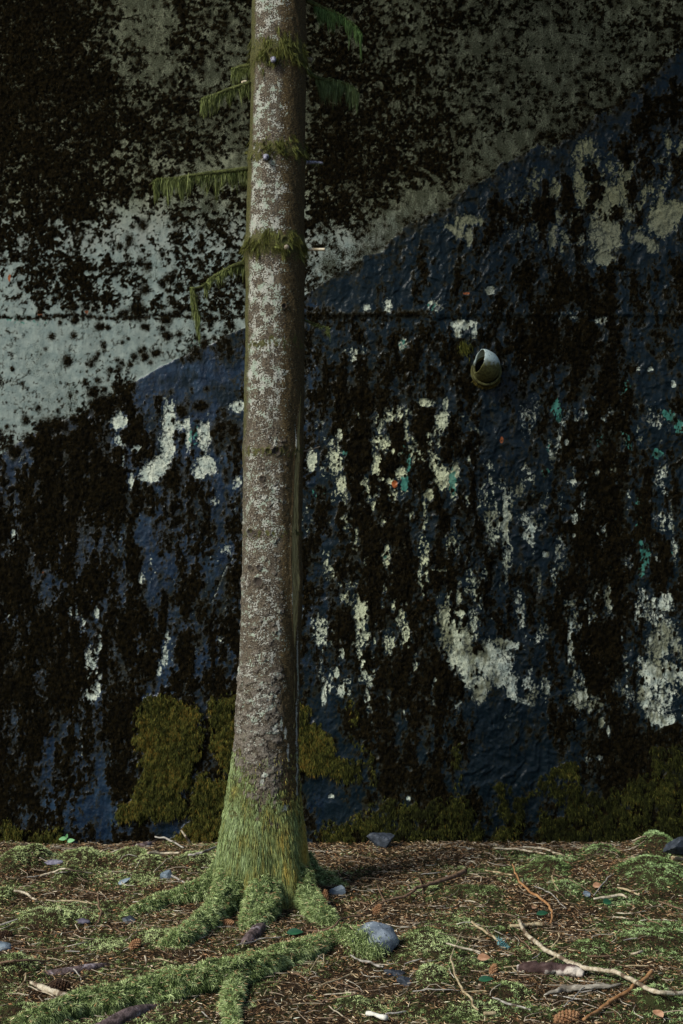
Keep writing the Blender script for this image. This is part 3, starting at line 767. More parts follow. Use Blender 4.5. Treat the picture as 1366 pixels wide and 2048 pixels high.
t = NT("spruce_bark"); a0, a1, a2, a3, _ = t.attr('MaskA'); b0, b1, b2, b3, _ = t.attr('MaskB')
fn = t.noise(170, 5, .65, (1, 1, 1.8)); md = t.noise(28, 5, .6); fz = t.math('SUBTRACT', fn, .5)
c = t.mix(t.ms(fn, .42, .60), (.020, .015, .010), (.158, .128, .092))
c = t.mix(t.ms(t.noise(70, 5, .65, (1, 1, 4.5)), .56, .66, 0, .8), c, (.022, .015, .010))
c = t.mix(t.ms(md, .45, .65, 0, .5), c, (.125, .10, .068))
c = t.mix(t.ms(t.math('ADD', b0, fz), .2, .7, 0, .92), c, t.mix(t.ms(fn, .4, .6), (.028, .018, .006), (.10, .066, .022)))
c = t.mix(t.math('MULTIPLY', b1, .8), c, t.mix(t.ms(fn, .4, .6), (.12, .10, .085), (.23, .205, .175)))
c = t.mix(t.math('MULTIPLY', b2, .8), c, (.018, .012, .009))
c = t.mix(t.ms(t.math('ADD', a0, t.math('MULTIPLY', fz, 1.7)), .0, .16, 0, .9), c, t.mix(t.ms(md, .45, .6), (.40, .40, .355), (.31, .37, .30)))
gr = t.noise(300, 4, .6, (1, 1, .05))
c = t.mix(t.ms(a2, .3, .8), c, t.mix(t.ms(gr, .35, .65), (.12, .085, .03), (.50, .42, .19)))
c = t.mix(t.ms(a3, .2, .8, 0, .85), c, (.03, .022, .018))
c = t.mix(t.ms(t.math('ADD', a1, t.math('MULTIPLY', fz, .5)), -.05, .15, 0, .95), c, t.mix(t.ms(fn, .4, .6), (.03, .032, .008), (.09, .085, .022)))
M_BARK = t.done(c, .82, t.bump(fn, .0045, 1.0, t.bump(md, .006, .6)), .25)
tv_ = np.stack([TX-OX, TYY-OY, TZ], -1).reshape(-1, 3)
fcs = [grid_faces(len(tv), NTH, True)]
cap_i = len(tv_); tv_ = np.vstack([tv_, [[Cx[0, 0]-OX, 0, TZ[0, 0]+.02]]])
kk = np.arange(NTH); fcs.append(np.stack([kk, np.full(NTH, cap_i), (kk+1) % NTH], 1))
Am = np.stack([lich, mo_t, scar, knot], -1).reshape(-1, 4); Bm = np.stack([np.clip(alg_shade, 0, 1), scale_m, ring_m*(scale_m < .3), 0*alg_shade], -1).reshape(-1, 4)
trunk = mesh("trunk", tv_, fcs, M_BARK, tree, True, {'MaskA': np.vstack([Am, Am[:1]]), 'MaskB': np.vstack([Bm, Bm[:1]])})

# moss hanging on the trunk
def trunk_fur(name, weight, n, lo, hi, wd, cols, outw, seed, vlim, selz=None):
    r = np.random.default_rng(seed)
    w = np.clip(weight, 0, None)*((TV > vlim[0]) & (TV < vlim[1])); w = w.ravel(); w = w/w.sum()
    i = r.choice(w.size, n, p=w)
    P = tv_[:-1][i]+r.uniform(-.002, .002, (n, 3))
    N = np.stack([sx_.ravel()[i], sy_.ravel()[i], np.zeros(n)], 1)
    T = N*(outw+.25*r.random((n, 1)))+r.normal(0, .12, (n, 3))*[1, 1, .3]+[0, 0, -1]
    L = r.uniform(lo, hi, n)*(.35+.65*sstep(1560, 1720, TV.ravel()[i]))
    sel = None if selz is None else np.clip(selz.ravel()[i]+.12*r.normal(size=n), 0, 1)
    c = ramp_cols(n, cols, r, .2, sel)
    v, q, tt, cc = blades(P, T, L, wd, c, np.tile([[0, 0, -.35]], (n, 1)), seed)
    return mesh(name, v, [q, tt], M_MOSS, tree, False, {'Col': cc})
strand = .5+.45*fbm(arc/4, TV/70, 2, 140)+.55*fbm(arc/26, TV/50, 2, 141)+.25*np.sin(TH)*(ct>-.3)
trunk_fur("moss_skirt", np.clip(mo_t+.1, 0, .6)*(TV > 1500)*(1-.6*knot), 100000, .010, .042, .0014,
          [(.40, .30, .07), (.30, .29, .09), (.20, .24, .09), (.26, .33, .14), (.36, .44, .22)], .12, 51, (1500, 1850), strand)
def collar(wv, hw, K, seed, lo, hi):
    r = np.random.default_rng(seed)
    w = np.exp(-((TV-wv)/(hw*.5))**2)*np.clip(.15+1.6*fbm(arc/16, TV/30, 3, wv), 0, 1)*(.25+ct.clip(-.2, 1)); w = w.ravel()/w.sum()
    ii = r.choice(w.size, K, p=w); Vs = []
    mbc = MB()
    for i in ii:
        m = r.integers(5, 24); b0_ = tv_[i]; N = np.array([sx_.ravel()[i], sy_.ravel()[i], 0]); Tn = np.array([-N[1], N[0], 0])
        tipp = b0_+N*r.uniform(.004, .016)+Tn*r.normal(0, .008)+[0, 0, -r.uniform(lo, hi)]
        P = b0_+Tn*r.normal(0, .006, (m, 1))+np.array([0, 0, 1])*r.normal(0, .005, (m, 1))+N*.001
        T = tipp-P+r.normal(0, .0035, (m, 3)); L = np.linalg.norm(T, axis=1)*r.uniform(.4, 1.1, m)
        sel = np.clip(r.random()+.25*r.normal(size=m), 0, 1)
        v, q, tt, cc = blades(P, T, L, .0014, ramp_cols(m, [(.035, .035, .008), (.07, .075, .016), (.12, .12, .03), (.15, .17, .055)], r, .2, sel), np.tile(N*[[.012, .012, 0]]*30, (m, 1)), int(i) % 1000)
        mbc.add(v, q, tt, cc)
    return mbc.build("moss_collar", M_MOSS, tree, False)
collar(112, 40, 125, 61, .012, .055)
collar(306, 30, 70, 62, .010, .035)
collar(492, 34, 120, 63, .012, .045)

# roots
M_ROOT = mat_noise("root_bark", (.035, .024, .022), (.16, .115, .115), 45, (1, 1, 1), .8, .2, .006, 90, c=(.30, .25, .27), cs=28)
M_ROOTM = mat_noise('mossy_root', (.03, .045, .015), (.075, .11, .04), 60, rough=.95, bump=.004)
def furry(V_, N_, n, seed, lo, hi, cols, up=.2, wd=.0019, hang=0.5, keep=None):
    r = np.random.default_rng(seed)
    i = r.integers(0, len(N_), n)
    if keep is not None: i = i[keep(V_[i])]
    n = len(i)
    jt = r.uniform(-1, 1, (n, 3))*[.012, .012, .006]; jt -= N_[i]*(jt*N_[i]).sum(1, keepdims=True)
    P = V_[i]+jt; T = N_[i]+r.normal(0, .55, (n, 3))
    T[:, 2] -= hang*.4
    cl = fbm(P[:, 0]*55+P[:, 2]*23, P[:, 1]*50+P[:, 2]*41, 3, 150)
    c = ramp_cols(n, cols, r, .2, np.clip(.5+1.0*cl+.15*r.normal(size=n), 0, 1))
    return blades(P, T, r.uniform(lo, hi, n)*(1+.6*cl), wd, c, np.tile([[0, 0, -hang]], (n, 1)), seed)
RCOL = [(.045, .065, .02), (.14, .19, .06), (.30, .38, .15), (.52, .60, .29)]
def root(pts, rad, n_blades, seed, bare=False):
    """pts: (u, v, height of the centre line)"""
    P = np.array([gp(u, v, hgt) for u, v, hgt in pts])
    P = P-[OX, OY, 0]
    n = max(16, int(40*np.linalg.norm(np.diff(P, axis=0), axis=1).sum()))
    V_, q_, t_, N_ = tube(P, rad, 24, n*2, .5 if not bare else .15, 9, seed)
    mb = MB(); mb.add(V_, q_, t_)
    ro = mb.build("root", M_ROOT if bare else M_ROOTM, tree)
    if not bare:
        k = N_[:, 2] > -.6
        v, q, tt, cc = furry(V_[:len(N_)][k], N_[k], int(n_blades*1.5), seed, .006, .018, RCOL, wd=.0016)
        mesh("moss_cover", v, [q, tt], M_MOSS, ro, False, {'Col': cc})
        rn = np.random.default_rng(seed+40); kk_ = np.flatnonzero(N_[:, 2] > .2); nn_ = n_blades//60
        ii_ = rn.choice(kk_, nn_); Tn_ = rn.normal(0, 1, (nn_, 3))*[1, 1, .3]
        v, q, tt, cc = blades(V_[:len(N_)][ii_]+N_[ii_]*.010, Tn_, rn.uniform(.010, .020, nn_), .002, ramp_cols(nn_, [(.12, .06, .03), (.34, .20, .09), (.5, .4, .26)], rn, .2), None, seed)
        mesh("fallen_needles", v, [q, tt], M_LIT, ro, False, {'Col': cc})
    return ro
root([(490,1700,.16),(470,1745,.10),(455,1790,.045),(425,1830,.02),(390,1862,.01),(355,1885,.0),(325,1900,-.02)], [.05,.06,.055,.048,.042,.034,.018], 20000, 1)
root([(462,1720,.10),(425,1765,.05),(385,1785,.03),(335,1800,.015),(290,1815,.01),(250,1835,-.01)], [.05,.042,.035,.03,.026,.012], 11000, 2)
root([(525,1690,.18),(525,1745,.10),(528,1795,.05),(520,1825,.02),(505,1855,.0),(492,1875,-.02)], [.045,.062,.062,.055,.042,.02], 17000, 3)
root([(575,1700,.16),(590,1740,.10),(608,1785,.045),(628,1815,.02),(650,1838,.01),(672,1858,-.02)], [.04,.05,.046,.042,.04,.02], 13000, 4)
root([(607,1725,.06),(635,1755,.02),(665,1768,.0),(700,1785,-.02)], [.04,.035,.028,.015], 3500, 5)
root([(690,1872,-.01),(645,1888,.01),(600,1905,.02),(540,1925,.025),(470,1948,.025),(400,1962,.03),(330,1978,.025),(250,1998,.02),(165,2014,.015),(80,2035,.0),(20,2060,-.02)], [.02,.03,.04,.036,.05,.042,.052,.038,.044,.026,.02], 52000, 6)
root([(470,1950,.02),(468,1985,.015),(462,2020,.01),(470,2080,.0)], [.032,.028,.022,.02], 7000, 7)
root([(532,1845,-.01),(512,1866,.004),(496,1884,.0),(476,1908,-.03)], [.02,.026,.024,.012], 0, 8, True)['label'] = "bare purplish brown root tip"
root([(318,2016,-.010),(285,2022,.004),(250,2035,.006),(205,2058,.0),(150,2080,-.02)], [.012,.020,.024,.022,.02], 0, 9, True)
root([(222,1932,-.008),(180,1936,.006),(130,1944,.006),(80,1950,-.012)], [.010,.014,.014,.012], 0, 10, True)
root([(310,1688,-.01),(288,1692,.006),(262,1697,-.012)], [.014,.018,.012], 0, 11, True)

# side branches: dead wood with curtains of moss
M_DEAD = mat_noise("dead_wood", (.10, .075, .055), (.27, .225, .17), 60, (1, 1, 1), .8, .2, .002, 150)
M_PALE = mat_noise("pale_wood", (.42, .33, .2), (.68, .60, .45), 50, (1, 1, 1), .6, .3, .001, 150)
M_STUB = mat_noise("stub_wood", (.05, .045, .06), (.34, .34, .42), 80, (1, 1, 1), .5, .4, .002, 150)
M_MOSSB = mat_noise('mossy_branch', (.03, .035, .01), (.10, .11, .035), 80, rough=.95, bump=.004)
def tp(u, v, dy=0.0):
    """a point near the trunk's plane at a picture position; dy metres behind (+) or before (-) the trunk centre"""
    dep = TD+dy
    return np.array([(u-683)*dep/F-OX, dep-D-OY, CH-(v-1024)*dep/F])
def branch(pts, rad, fur, seed, mat=None, label=None, lens=(.03, .07), cols=None, dens=None):
    P = np.array([tp(*p) for p in pts])
    V_, q_, t_, N_ = tube(P, rad, 8, 24, .25, 60, seed)
    mb = MB(); mb.add(V_, q_, t_)
    b_ = mb.build("branch", mat or (M_MOSSB if fur > 200 else M_DEAD), tree)
    if label: b_['label'] = label
    if fur:
        r = np.random.default_rng(seed)
        Q = smooth_path(P, 200); K = max(10, fur//48)
        fk = r.random(K)
        if dens: fk = np.interp(fk, np.linspace(0, 1, len(dens)), dens)
        Lk = r.uniform(*lens, K)*(.3+.7*r.random(K)**1.2)
        span = np.linalg.norm(P[-1]-P[0])
        ki = r.integers(0, K, fur)
        f = np.clip(fk[ki]+r.normal(0, .009/span, fur), 0, 1)
        i = np.clip((f*199).astype(int), 0, 199); ic = np.clip((fk[ki]*199).astype(int), 0, 199)
        Pp = Q[i]+r.normal(0, .003, (fur, 3))
        tipk = np.stack([r.normal(0, .006, K), r.normal(0, .006, K), -Lk], 1)
        T = Q[ic]+tipk[ki]-Pp+r.normal(0, .003, (fur, 3)); L = np.linalg.norm(T, axis=1)*r.uniform(.35, 1.08, fur)
        k = r.random(fur) < .22; T[k] = r.normal(0, .6, (k.sum(), 3))+[0, 0, .35]; L[k] = r.uniform(.004, .014, k.sum())
        c = ramp_cols(fur, cols or [(.045, .055, .016), (.10, .12, .035), (.17, .20, .065), (.25, .28, .11)], r, .25)
        v, q, tt, cc = blades(Pp, T, L, .0017, c, np.tile([[0, 0, -.3]], (fur, 1)), seed)
        mesh("hanging_moss", v, [q, tt], M_MOSS, b_, False, {'Col': cc})
    return b_
branch([(498,338,0),(460,342,-.02),(400,349,-.05),(350,357,-.07),(318,360,-.08),(298,370,-.09)], [.012,.010,.008,.006,.004,.0015], 5600, 71, lens=(.035, .105), dens=[0, .2, .45, .62, .80, .88])
branch([(495,524,0),(465,533,-.03),(430,552,-.05),(405,572,-.06),(380,578,-.07)], [.010,.008,.006,.005,.003], 2400, 72, lens=(.025, .075), dens=[0, .3, .55, .7])
branch([(383,577,-.07),(388,590,-.07),(392,615,-.07),(398,640,-.07)], [.006,.009,.009,.005], 2600, 73, lens=(.05, .09))
branch([(505,128,0),(482,134,.02),(466,140,.02)], [.010,.009,.005], 1900, 74, lens=(.04, .09))
branch([(500,165,-.02),(480,172,-.03),(450,182,-.05),(425,192,-.06),(404,200,-.07)], [.010,.008,.007,.005,.003], 3200, 75, lens=(.035, .09))
branch([(612,0,0),(640,14,.05),(675,28,.08),(705,48,.1),(722,70,.1)], [.011,.008,.006,.005,.003], 3000, 76, lens=(.05, .11), cols=[(.05, .09, .025), (.09, .16, .05), (.13, .20, .07)], dens=[.2, .5, 1])
branch([(608,140,.06),(640,158,.12),(670,162,.14),(700,172,.15),(716,188,.15)], [.011,.008,.006,.005,.003], 3200, 77, lens=(.05, .11), cols=[(.06, .09, .03), (.12, .16, .06), (.20, .25, .11)], dens=[.25, .6, 1])
branch([(606,325,.0),(630,325,.02),(646,327,.02)], [.008,.007,.006], 150, 78, M_STUB, lens=(.01, .02))
branch([(604,500,.0),(625,499,-.01),(650,499,-.02)], [.007,.006,.006], 0, 79, M_PALE, "snapped pale branch stub")
branch([(608,640,.0),(630,648,.01),(652,655,.02),(656,660,.02)], [.005,.003,.003,.002], 260, 80, lens=(.01, .03), dens=[.3, .8, 1])
branch([(655,655,.02),(656,670,.02)], [.002,.002], 160, 81, lens=(.015, .03))
branch([(600,125,.0),(615,120,-.01),(624,122,-.01)], [.013,.012,.011], 60, 82, M_DEAD, lens=(.01, .02))
branch([(603,903,0),(620,900,.0),(640,893,.0)], [.004,.003,.002], 0, 83)
branch([(492,163,-.02),(484,165,-.03)], [.006,.005], 0, 84, M_PALE)
for u_, v_, k_ in [(547, 118, 0), (532, 313, 1)]:
    branch([(u_, v_, -.10), (u_, v_+1, -.128), (u_-1, v_+5, -.14)], [.013, .011, .008], 0, 85+k_, M_STUB, "short bluish broken stub facing the camera")
branch([(572, 493, -.09), (573, 495, -.125)], [.012, .010], 0, 88, M_DEAD)

# unseen boughs added above the frame, needles widened to shade the wall
M_SHADE_CROWN = mat_col("shade_spruce_needles", .7, .3, .3, 10)
mb = MB(); mbw = MB(); rc = np.random.default_rng(12)
for i in range(64):
    z0 = 4.35+i*.085+rc.uniform(-.05, .05); a = i*2.4+rc.uniform(-.3, .3)
    Lb = (1.9-.024*i)*rc.uniform(.8, 1.1)
    d = np.array([math.cos(a), math.sin(a), 0])
    if d[1] > 0: Lb = min(Lb, .85/max(d[1], .45))
    c0 = np.array([np.interp(1024-(z0-CH)/TS, pv, (pr_+pl)/2), 0])
    x0 = (c0[0]-683)*TS-OX
    P = np.array([[x0, 0, z0], [x0+d[0]*Lb*.4, d[1]*Lb*.4, z0+.03], [x0+d[0]*Lb*.75, d[1]*Lb*.75, z0-.06], [x0+d[0]*Lb, d[1]*Lb, z0-.12]])
    V_, q_, t_, _ = tube(P, [.018, .012, .007, .003], 6, 8); mbw.add(V_, q_, t_)
    Q = smooth_path(P, 60); n = 520; f = rc.random(n)**.7; Pp = Q[np.clip((f*59).astype(int), 6, 59)]
    sd = np.array([-d[1], d[0], 0]); off = rc.normal(0, 1, n)*.20*(1.1-f)
    Pp = Pp+sd*off[:, None]; Pp[:, 2] -= np.abs(off)*.35+rc.random(n)*.04
    T = rc.normal(0, .5, (n, 3))+d*.7+sd*np.sign(off)[:, None]*.5+[0, 0, -.25]
    v, q, tt, cc = blades(Pp, T, rc.uniform(.04, .09, n), .012, ramp_cols(n, [(.025, .05, .02), (.05, .085, .03)], rc, .2), None, 300+i)
    mb.add(v, q, tt, cc)
cr = mbw.build("shade_crown", M_DEAD, tree)
mb.build("needles", M_SHADE_CROWN, cr, False)

# ================================================================ THE PIPE
t = NT("pipe_enamel"); sp = t.n('ShaderNodeSeparateXYZ'); t.t.links.new(t.tc.outputs['Object'], sp.inputs[0])
k = t.ms(t.math('ADD', sp.outputs[2], t.math('MULTIPLY', t.noise(40, 5), .06)), .02, .055)
c = t.mix(k, t.mix(t.ms(t.noise(90, 5), .4, .6), (.07, .065, .02), (.14, .14, .05)), (.50, .60, .57))
c = t.mix(t.ms(t.noise(160, 4), .6, .66), c, (.03, .025, .015))
M_PIPE = t.done(c, .55, t.bump(t.noise(120, 4), .001), .4)
PX, PZ = (969-683)*S, CH-(733-1024)*S
pipe = empty("drain_pipe", (PX, 0, PZ), "short pale pipe elbow jutting from the tarred wall, its dark mouth turned left", "pipe")
def shell(P, ro, ri, mat, name, par, ns=40, n=26, seed=0):
    P = smooth_path(P, n); T = unit(np.gradient(P, axis=0)); up = np.array([0, 0, 1.0])
    A_ = unit(np.cross(T, up)); B_ = np.cross(A_, T); th = np.linspace(0, 2*np.pi, ns, endpoint=False)
    ro = np.interp(np.linspace(0, 1, n), np.linspace(0, 1, len(ro)), ro); ri = np.interp(np.linspace(0, 1, n), np.linspace(0, 1, len(ri)), ri)
    nn = A_[:, None]*np.cos(th)[None, :, None]+B_[:, None]*np.sin(th)[None, :, None]
    jag = .0016*fbm(np.cos(th)*3+seed, np.sin(th)*3, 3, 7)
    o = P[:, None]+nn*(ro[:, None, None]+.0008*fbm(th*3, th*2, 2, 3)[None, :, None]); i_ = P[:, None]+nn*ri[:, None, None]
    o[-1] += T[-1]*jag[:, None]*3; i_[-1] += T[-1]*jag[:, None]*3
    V_ = np.concatenate([o.reshape(-1, 3), i_[::-1].reshape(-1, 3)])
    return mesh(name, V_, grid_faces(2*n, ns, True), mat, par)
body = shell([(0.004, .05, -.016), (0.004, -.030, -.016), (0.003, -.060, -.009), (-.004, -.084, .001), (-.018, -.098, .010), (-.034, -.104, .015)], [.061, .061, .063, .063, .060, .056], [.052, .052, .054, .057, .056, .053], M_PIPE, "elbow", pipe)
shell([(0.006, .03, -.026), (0.006, -.030, -.026), (0.006, -.050, -.024)], [.071, .070, .066], [.058, .058, .058], mat_noise("pipe_collar", (.05, .045, .015), (.12, .12, .045), 60, bump=.002), "collar", pipe)
rr2 = np.random.default_rng(8)
n = 1100; an = rr2.uniform(-2.6, -.5, n); Pm = np.stack([.006+np.cos(an)*.066, rr2.uniform(-.03, -.005, n), -.02+np.sin(an)*.066], 1)
v, q, tt, cc = blades(Pm, np.stack([np.cos(an)*.3, -.4+0*an, -1+0*an], 1)+rr2.normal(0, .2, (n, 3)), rr2.uniform(.006, .028, n), .0018, ramp_cols(n, [(.07, .05, .01), (.14, .12, .03)], rr2), None, 9)
mesh("moss_fringe", v, [q, tt], M_MOSS, pipe, False, {'Col': cc})
n = 260; Pm = np.stack([rr2.normal(-.092, .014, n), np.full(n, -.012), rr2.normal(.092, .016, n)], 1)
v, q, tt, cc = blades(Pm+[PX, 0, PZ], rr2.normal(0, .35, (n, 3))+[0, -.5, -.9], rr2.uniform(.015, .04, n), .0017, ramp_cols(n, [(.05, .055, .01), (.11, .11, .02)], rr2), None, 10)
tag(mesh("moss_tuft", v, [q, tt], M_MOSS, None, False, {'Col': cc}), "small yellow green moss tuft on the wall, up and left of the pipe", "moss tuft")

# ================================================================ STONES
t = NT("blue_stone")
c = t.mix(t.ms(t.noise(14, 5), .35, .65), (.10, .125, .16), (.20, .235, .28))
c = t.mix(t.ms(t.noise(60, 4), .6, .68), c, (.36, .40, .44)); c = t.mix(t.ms(t.noise(90, 4), .62, .66), c, (.03, .035, .04))
M_STONE = t.done(c, .55, t.bump(t.noise(70, 5), .003), .45)
M_SLATE = mat_noise("dark_slate", (.02, .026, .036), (.055, .065, .085), 30, (1, 1, 1), .55, .4, .004, 80)
M_SLATEB = mat_noise("blue_slate", (.09, .125, .16), (.2, .245, .29), 30, (1, 1, 1), .5, .5, .003, 80)
def boulder(name, u, v, w, h_, dpt, mat, label, seed, sink=.3, angular=False, rot=0, cat="stone", group=None):
    rb = np.random.default_rng(seed)
    nth, nph = 40, 24
    tht = np.linspace(0, 2*np.pi, nth, endpoint=False); ph = np.linspace(0, np.pi, nph)
    PH, TT = np.meshgrid(ph, tht, indexing='ij')
    d = np.stack([np.sin(PH)*np.cos(TT), np.sin(PH)*np.sin(TT), np.cos(PH)], -1)
    if angular:
        pn = unit(rb.normal(size=(11, 3))); off = rb.uniform(.55, 1.0, 11)
        dd = d.reshape(-1, 3) @ pn.T; rr_ = np.min(np.where(dd > .05, off[None]/np.maximum(dd, .05), 9), 1).reshape(PH.shape)
        rr_ = np.minimum(rr_, 1.35)
    else:
        rr_ = 1+.16*fbm(d[..., 0]*1.3+seed, d[..., 1]*1.3+d[..., 2]*1.7, 3, seed)
    P = d*rr_[..., None]*[w/2, dpt/2, h_/2]
    c_, s_ = math.cos(rot), math.sin(rot)
    P = np.stack([P[..., 0]*c_-P[..., 2]*s_, P[..., 1], P[..., 0]*s_+P[..., 2]*c_], -1)
    P[..., 2] += .002*fbm(P[..., 0]*60, P[..., 1]*60, 2, seed)
    b_ = gp(u, v)
    o = mesh(name, P.reshape(-1, 3), grid_faces(nph, nth, True)[:, ::-1], mat, None, not angular)
    o.location = (b_[0], b_[1], b_[2]+h_/2*(1-sink*2))
    return tag(o, label, cat, group)
boulder("rounded_stone", 752, 1905, .150, .115, .12, M_STONE, "rounded blue grey cobble with moss on its face, right of the spruce roots", 3, .12)
boulder("slate_stone", 765, 1694, .135, .075, .09, M_SLATE, "dark angular slate block leaning at the foot of the wall", 11, .1, True, .25)
boulder("slate_chip", 678, 1788, .06, .05, .03, M_SLATEB, "pointed blue slate chip right of the trunk beside a cone", 21, .34, True, -.5)
boulder("slate_chip", 640, 1764, .05, .05, .03, M_SLATE, "dark slate chip half hidden behind the right hand root", 24, .34, True, .5)
boulder("slate_chip", 247, 1766, .055, .028, .03, M_SLATEB, "small tilted blue stone between moss cushions, left of the trunk", 14, .34, True, .6)
boulder("slate_chip", 336, 1756, .05, .045, .03, M_SLATEB, "small blue stone with a pale twig beside it, near the upper left root", 16, .34, True, .3)
boulder("slate_chip", 2, 1897, .075, .035, .06, M_SLATEB, "flat blue stone cut by the left edge of the photo", 17, .36)
boulder("slate_chip", 795, 1950, .07, .025, .05, M_SLATE, "thin dark slate piece just below the rounded cobble", 18, .34, True, -.2)
boulder("slate_chip", 815, 1968, .055, .025, .04, M_SLATE, "dark slate sliver between the cobble and a green cushion", 19, .34, True, -.3)
boulder("dark_boulder", 1352, 1708, .13, .075, .08, M_SLATE, "dark boulder under a moss cushion at the foot of the wall, right edge", 20, .15, True, .1)
boulder("slate_chip", 1172, 1790, .05, .02, .04, M_SLATEB, "small grey stone in front of the big right hand moss cushion", 25, .34, True)
boulder("slate_chip", 258, 1843, .05, .025, .04, M_SLATE, "small dark stone at the tip of the upper left root", 26, .34, True)
boulder("slate_chip", 110, 1726, .09, .02, .06, mat_noise("mauve_stone", (.12, .11, .15), (.25, .24, .3), 40), "flat mauve grey stone between two moss cushions at the left", 27, .36)
boulder("slate_chip", 165, 1845, .06, .02, .04, mat_noise("purple_stone", (.06, .05, .08), (.15, .14, .18), 40), "low purplish stone right of a bright moss cushion", 28, .36)
boulder("slate_chip", 100, 2022, .05, .035, .04, mat_noise("pink_stone", (.12, .08, .11), (.24, .18, .22), 40), "pinkish stone in the moss near the lower left corner", 29, .36)
# moss on the cobble
rb = np.random.default_rng(4); pst = gp(752, 1905)
for off, sp_, n, lab in [((-.060, -.045, .055), .022, 1900, "pale green moss clinging to the left side of the round cobble"), ((-.012, -.066, .022), .020, 1100, "darker green moss growing up the front of the round cobble")]:
    P = pst+np.array(off)+rb.normal(0, 1, (n, 3))*[sp_, .008, sp_]
    v, q, tt, cc = blades(P, rb.normal(0, .6, (n, 3))+[0, -.5, .1], rb.uniform(.008, .018, n), .0018, ramp_cols(n, RCOL, rb), np.tile([[0, 0, -.6]], (n, 1)), 5)
    tag(mesh("moss_tuft", v, [q, tt], M_MOSS, None, False, {'Col': cc}), lab, "moss tuft")

# ================================================================ FALLEN WOOD
WOODS = {'pale': mat_noise("bleached_stick", (.30, .24, .16), (.58, .51, .39), 60, bump=.003, rough=.7, c=(.13, .09, .06), cs=22, clo=.52, chi=.6),
         'grey': mat_noise("grey_stick", (.20, .18, .16), (.42, .39, .34), 60, bump=.003, c=(.08, .065, .05), cs=25),
         'brown': mat_noise("brown_stick", (.09, .055, .035), (.22, .14, .09), 60, bump=.001),
         'orange': mat_noise("rusty_stick", (.22, .10, .04), (.40, .22, .10), 60, bump=.001),
         'tan': mat_noise("tan_stick", (.28, .21, .12), (.46, .38, .24), 60, bump=.003, c=(.12, .075, .04), cs=25)}
def stick(name, pts, w, mat, label, seed=1, cat="twig", group=None, hs=None, ns=7, rough=.15, side=None):
    """pts: picture points on the ground; w: widths in picture pixels; hs: height of the middle line over the ground"""
    Q = np.array([gp(u, v) for u, v in pts]); dep = Q[:, 1]+D
    ww = np.interp(np.linspace(0, 1, len(pts)), np.linspace(0, 1, len(w)), w)*dep/F/2
    hh = np.interp(np.linspace(0, 1, len(pts)), np.linspace(0, 1, len(hs)), hs) if hs is not None else np.full(len(pts), .008)
    Q2 = []
    for (u, v), a in zip(pts, ww+hh): Q2.append(gp(u, v, a))
    Q2 = np.array(Q2); o0 = Q2.mean(0); o0[2] -= .005
    mb = MB(); Qs = smooth_path(Q2-o0, max(9, len(pts)*4)); Ls = np.linalg.norm(Q2[-1]-Q2[0]); ar = np.linspace(0, 1, len(Qs))*Ls; Qs = Qs+np.stack([fbm(ar*14+seed, ar*0+1.3, 3, seed), fbm(ar*14, ar*0+seed, 3, 5), .5*fbm(ar*18, ar*0+seed, 2, 9)], 1)*min(.010, Ls*.06)
    V_, q_, t_, _ = tube(Qs, ww, ns, len(Qs)*2, rough+.12, 60, seed); mb.add(V_, q_, t_)
    for s_ in (side or []):
        Q3 = np.array([gp(u, v, .010) for u, v in s_]); V_, q_, t_, _ = tube(Q3-o0, [ww.mean()*.6, ww.mean()*.3], 5, 6, .1, 60, seed); mb.add(V_, q_, t_)
    o = mb.build(name, WOODS[mat] if isinstance(mat, str) else mat); o.location = o0
    return tag(o, label, cat, group)
stick("fallen_branch", [(1037,1840),(1052,1866),(1085,1895),(1120,1915),(1160,1932),(1210,1942),(1238,1946),(1270,1965),(1312,1984),(1366,1985),(1420,1984)], [6,8,9,9,9,9,9,9,8,8], 'pale', "long curved bleached branch running to the right edge of the photo", 1, "branch", hs=[.03,.02,.02,.03,.02], ns=10)
stick("fallen_branch", [(944,1843),(960,1856),(975,1867),(990,1878),(1000,1886)], [5,5,5], 'tan', "short tan stick ending at the blue green needle sprig", 2, "branch", hs=[.03,.01])
stick("fallen_branch", [(930,1742),(895,1757),(860,1768),(835,1776),(810,1792),(770,1802),(735,1818)], [9,9,7,6,4,2], 'brown', "grey brown forked branch lying across the litter right of the trunk", 3, "branch", hs=[.015,.02,.015], side=[[(815,1768),(822,1782),(845,1795)],[(755,1770),(760,1785),(770,1803)],[(838,1755),(845,1775),(846,1790)]])
stick("fallen_branch", [(1025,1728),(1030,1748),(1045,1768),(1070,1790),(1098,1810),(1103,1825),(1103,1845)], [2,4,5,5,5,4], 'orange', "bent rusty twig rising over the green cushion, right of centre", 4, "branch", hs=[.06,.03,.03,.03,.02])
stick("fallen_branch", [(970,1740),(1000,1746),(1029,1750)], [3,4,3], 'tan', "pale thin twig joined end to end with the bent rusty twig", 5, hs=[.02,.03])
stick("fallen_branch", [(1090,1990),(1110,1984),(1130,1978),(1170,1975),(1210,1972),(1240,1968)], [3,8,12,11,10,5], mat_noise("split_wood", (.13, .11, .085), (.46, .42, .35), 40, (.3, 1, 1), bump=.003), "split weathered grey stick below the broken log piece", 6, "branch", ns=9, rough=.4)
stick("fallen_branch", [(1302,1942),(1285,1960),(1262,1978),(1235,1995),(1205,2015),(1165,2040)], [8,8,8,8,6], 'orange', "orange brown stick lying diagonally under the long pale branch", 7, "branch", hs=[.02,.01,.01])
stick("fallen_branch", [(735,2027),(752,2030),(772,2035)], [10,8,12], mat_noise("white_wood", (.5, .48, .42), (.72, .7, .63), 60, bump=.001), "short thick white stick near the bottom edge", 8, ns=8, hs=[.008], rough=.3)
stick("fallen_branch", [(770,2028),(792,2026),(812,2022)], [4,4,3], 'grey', "slim grey stick at the end of the short white stick", 9)
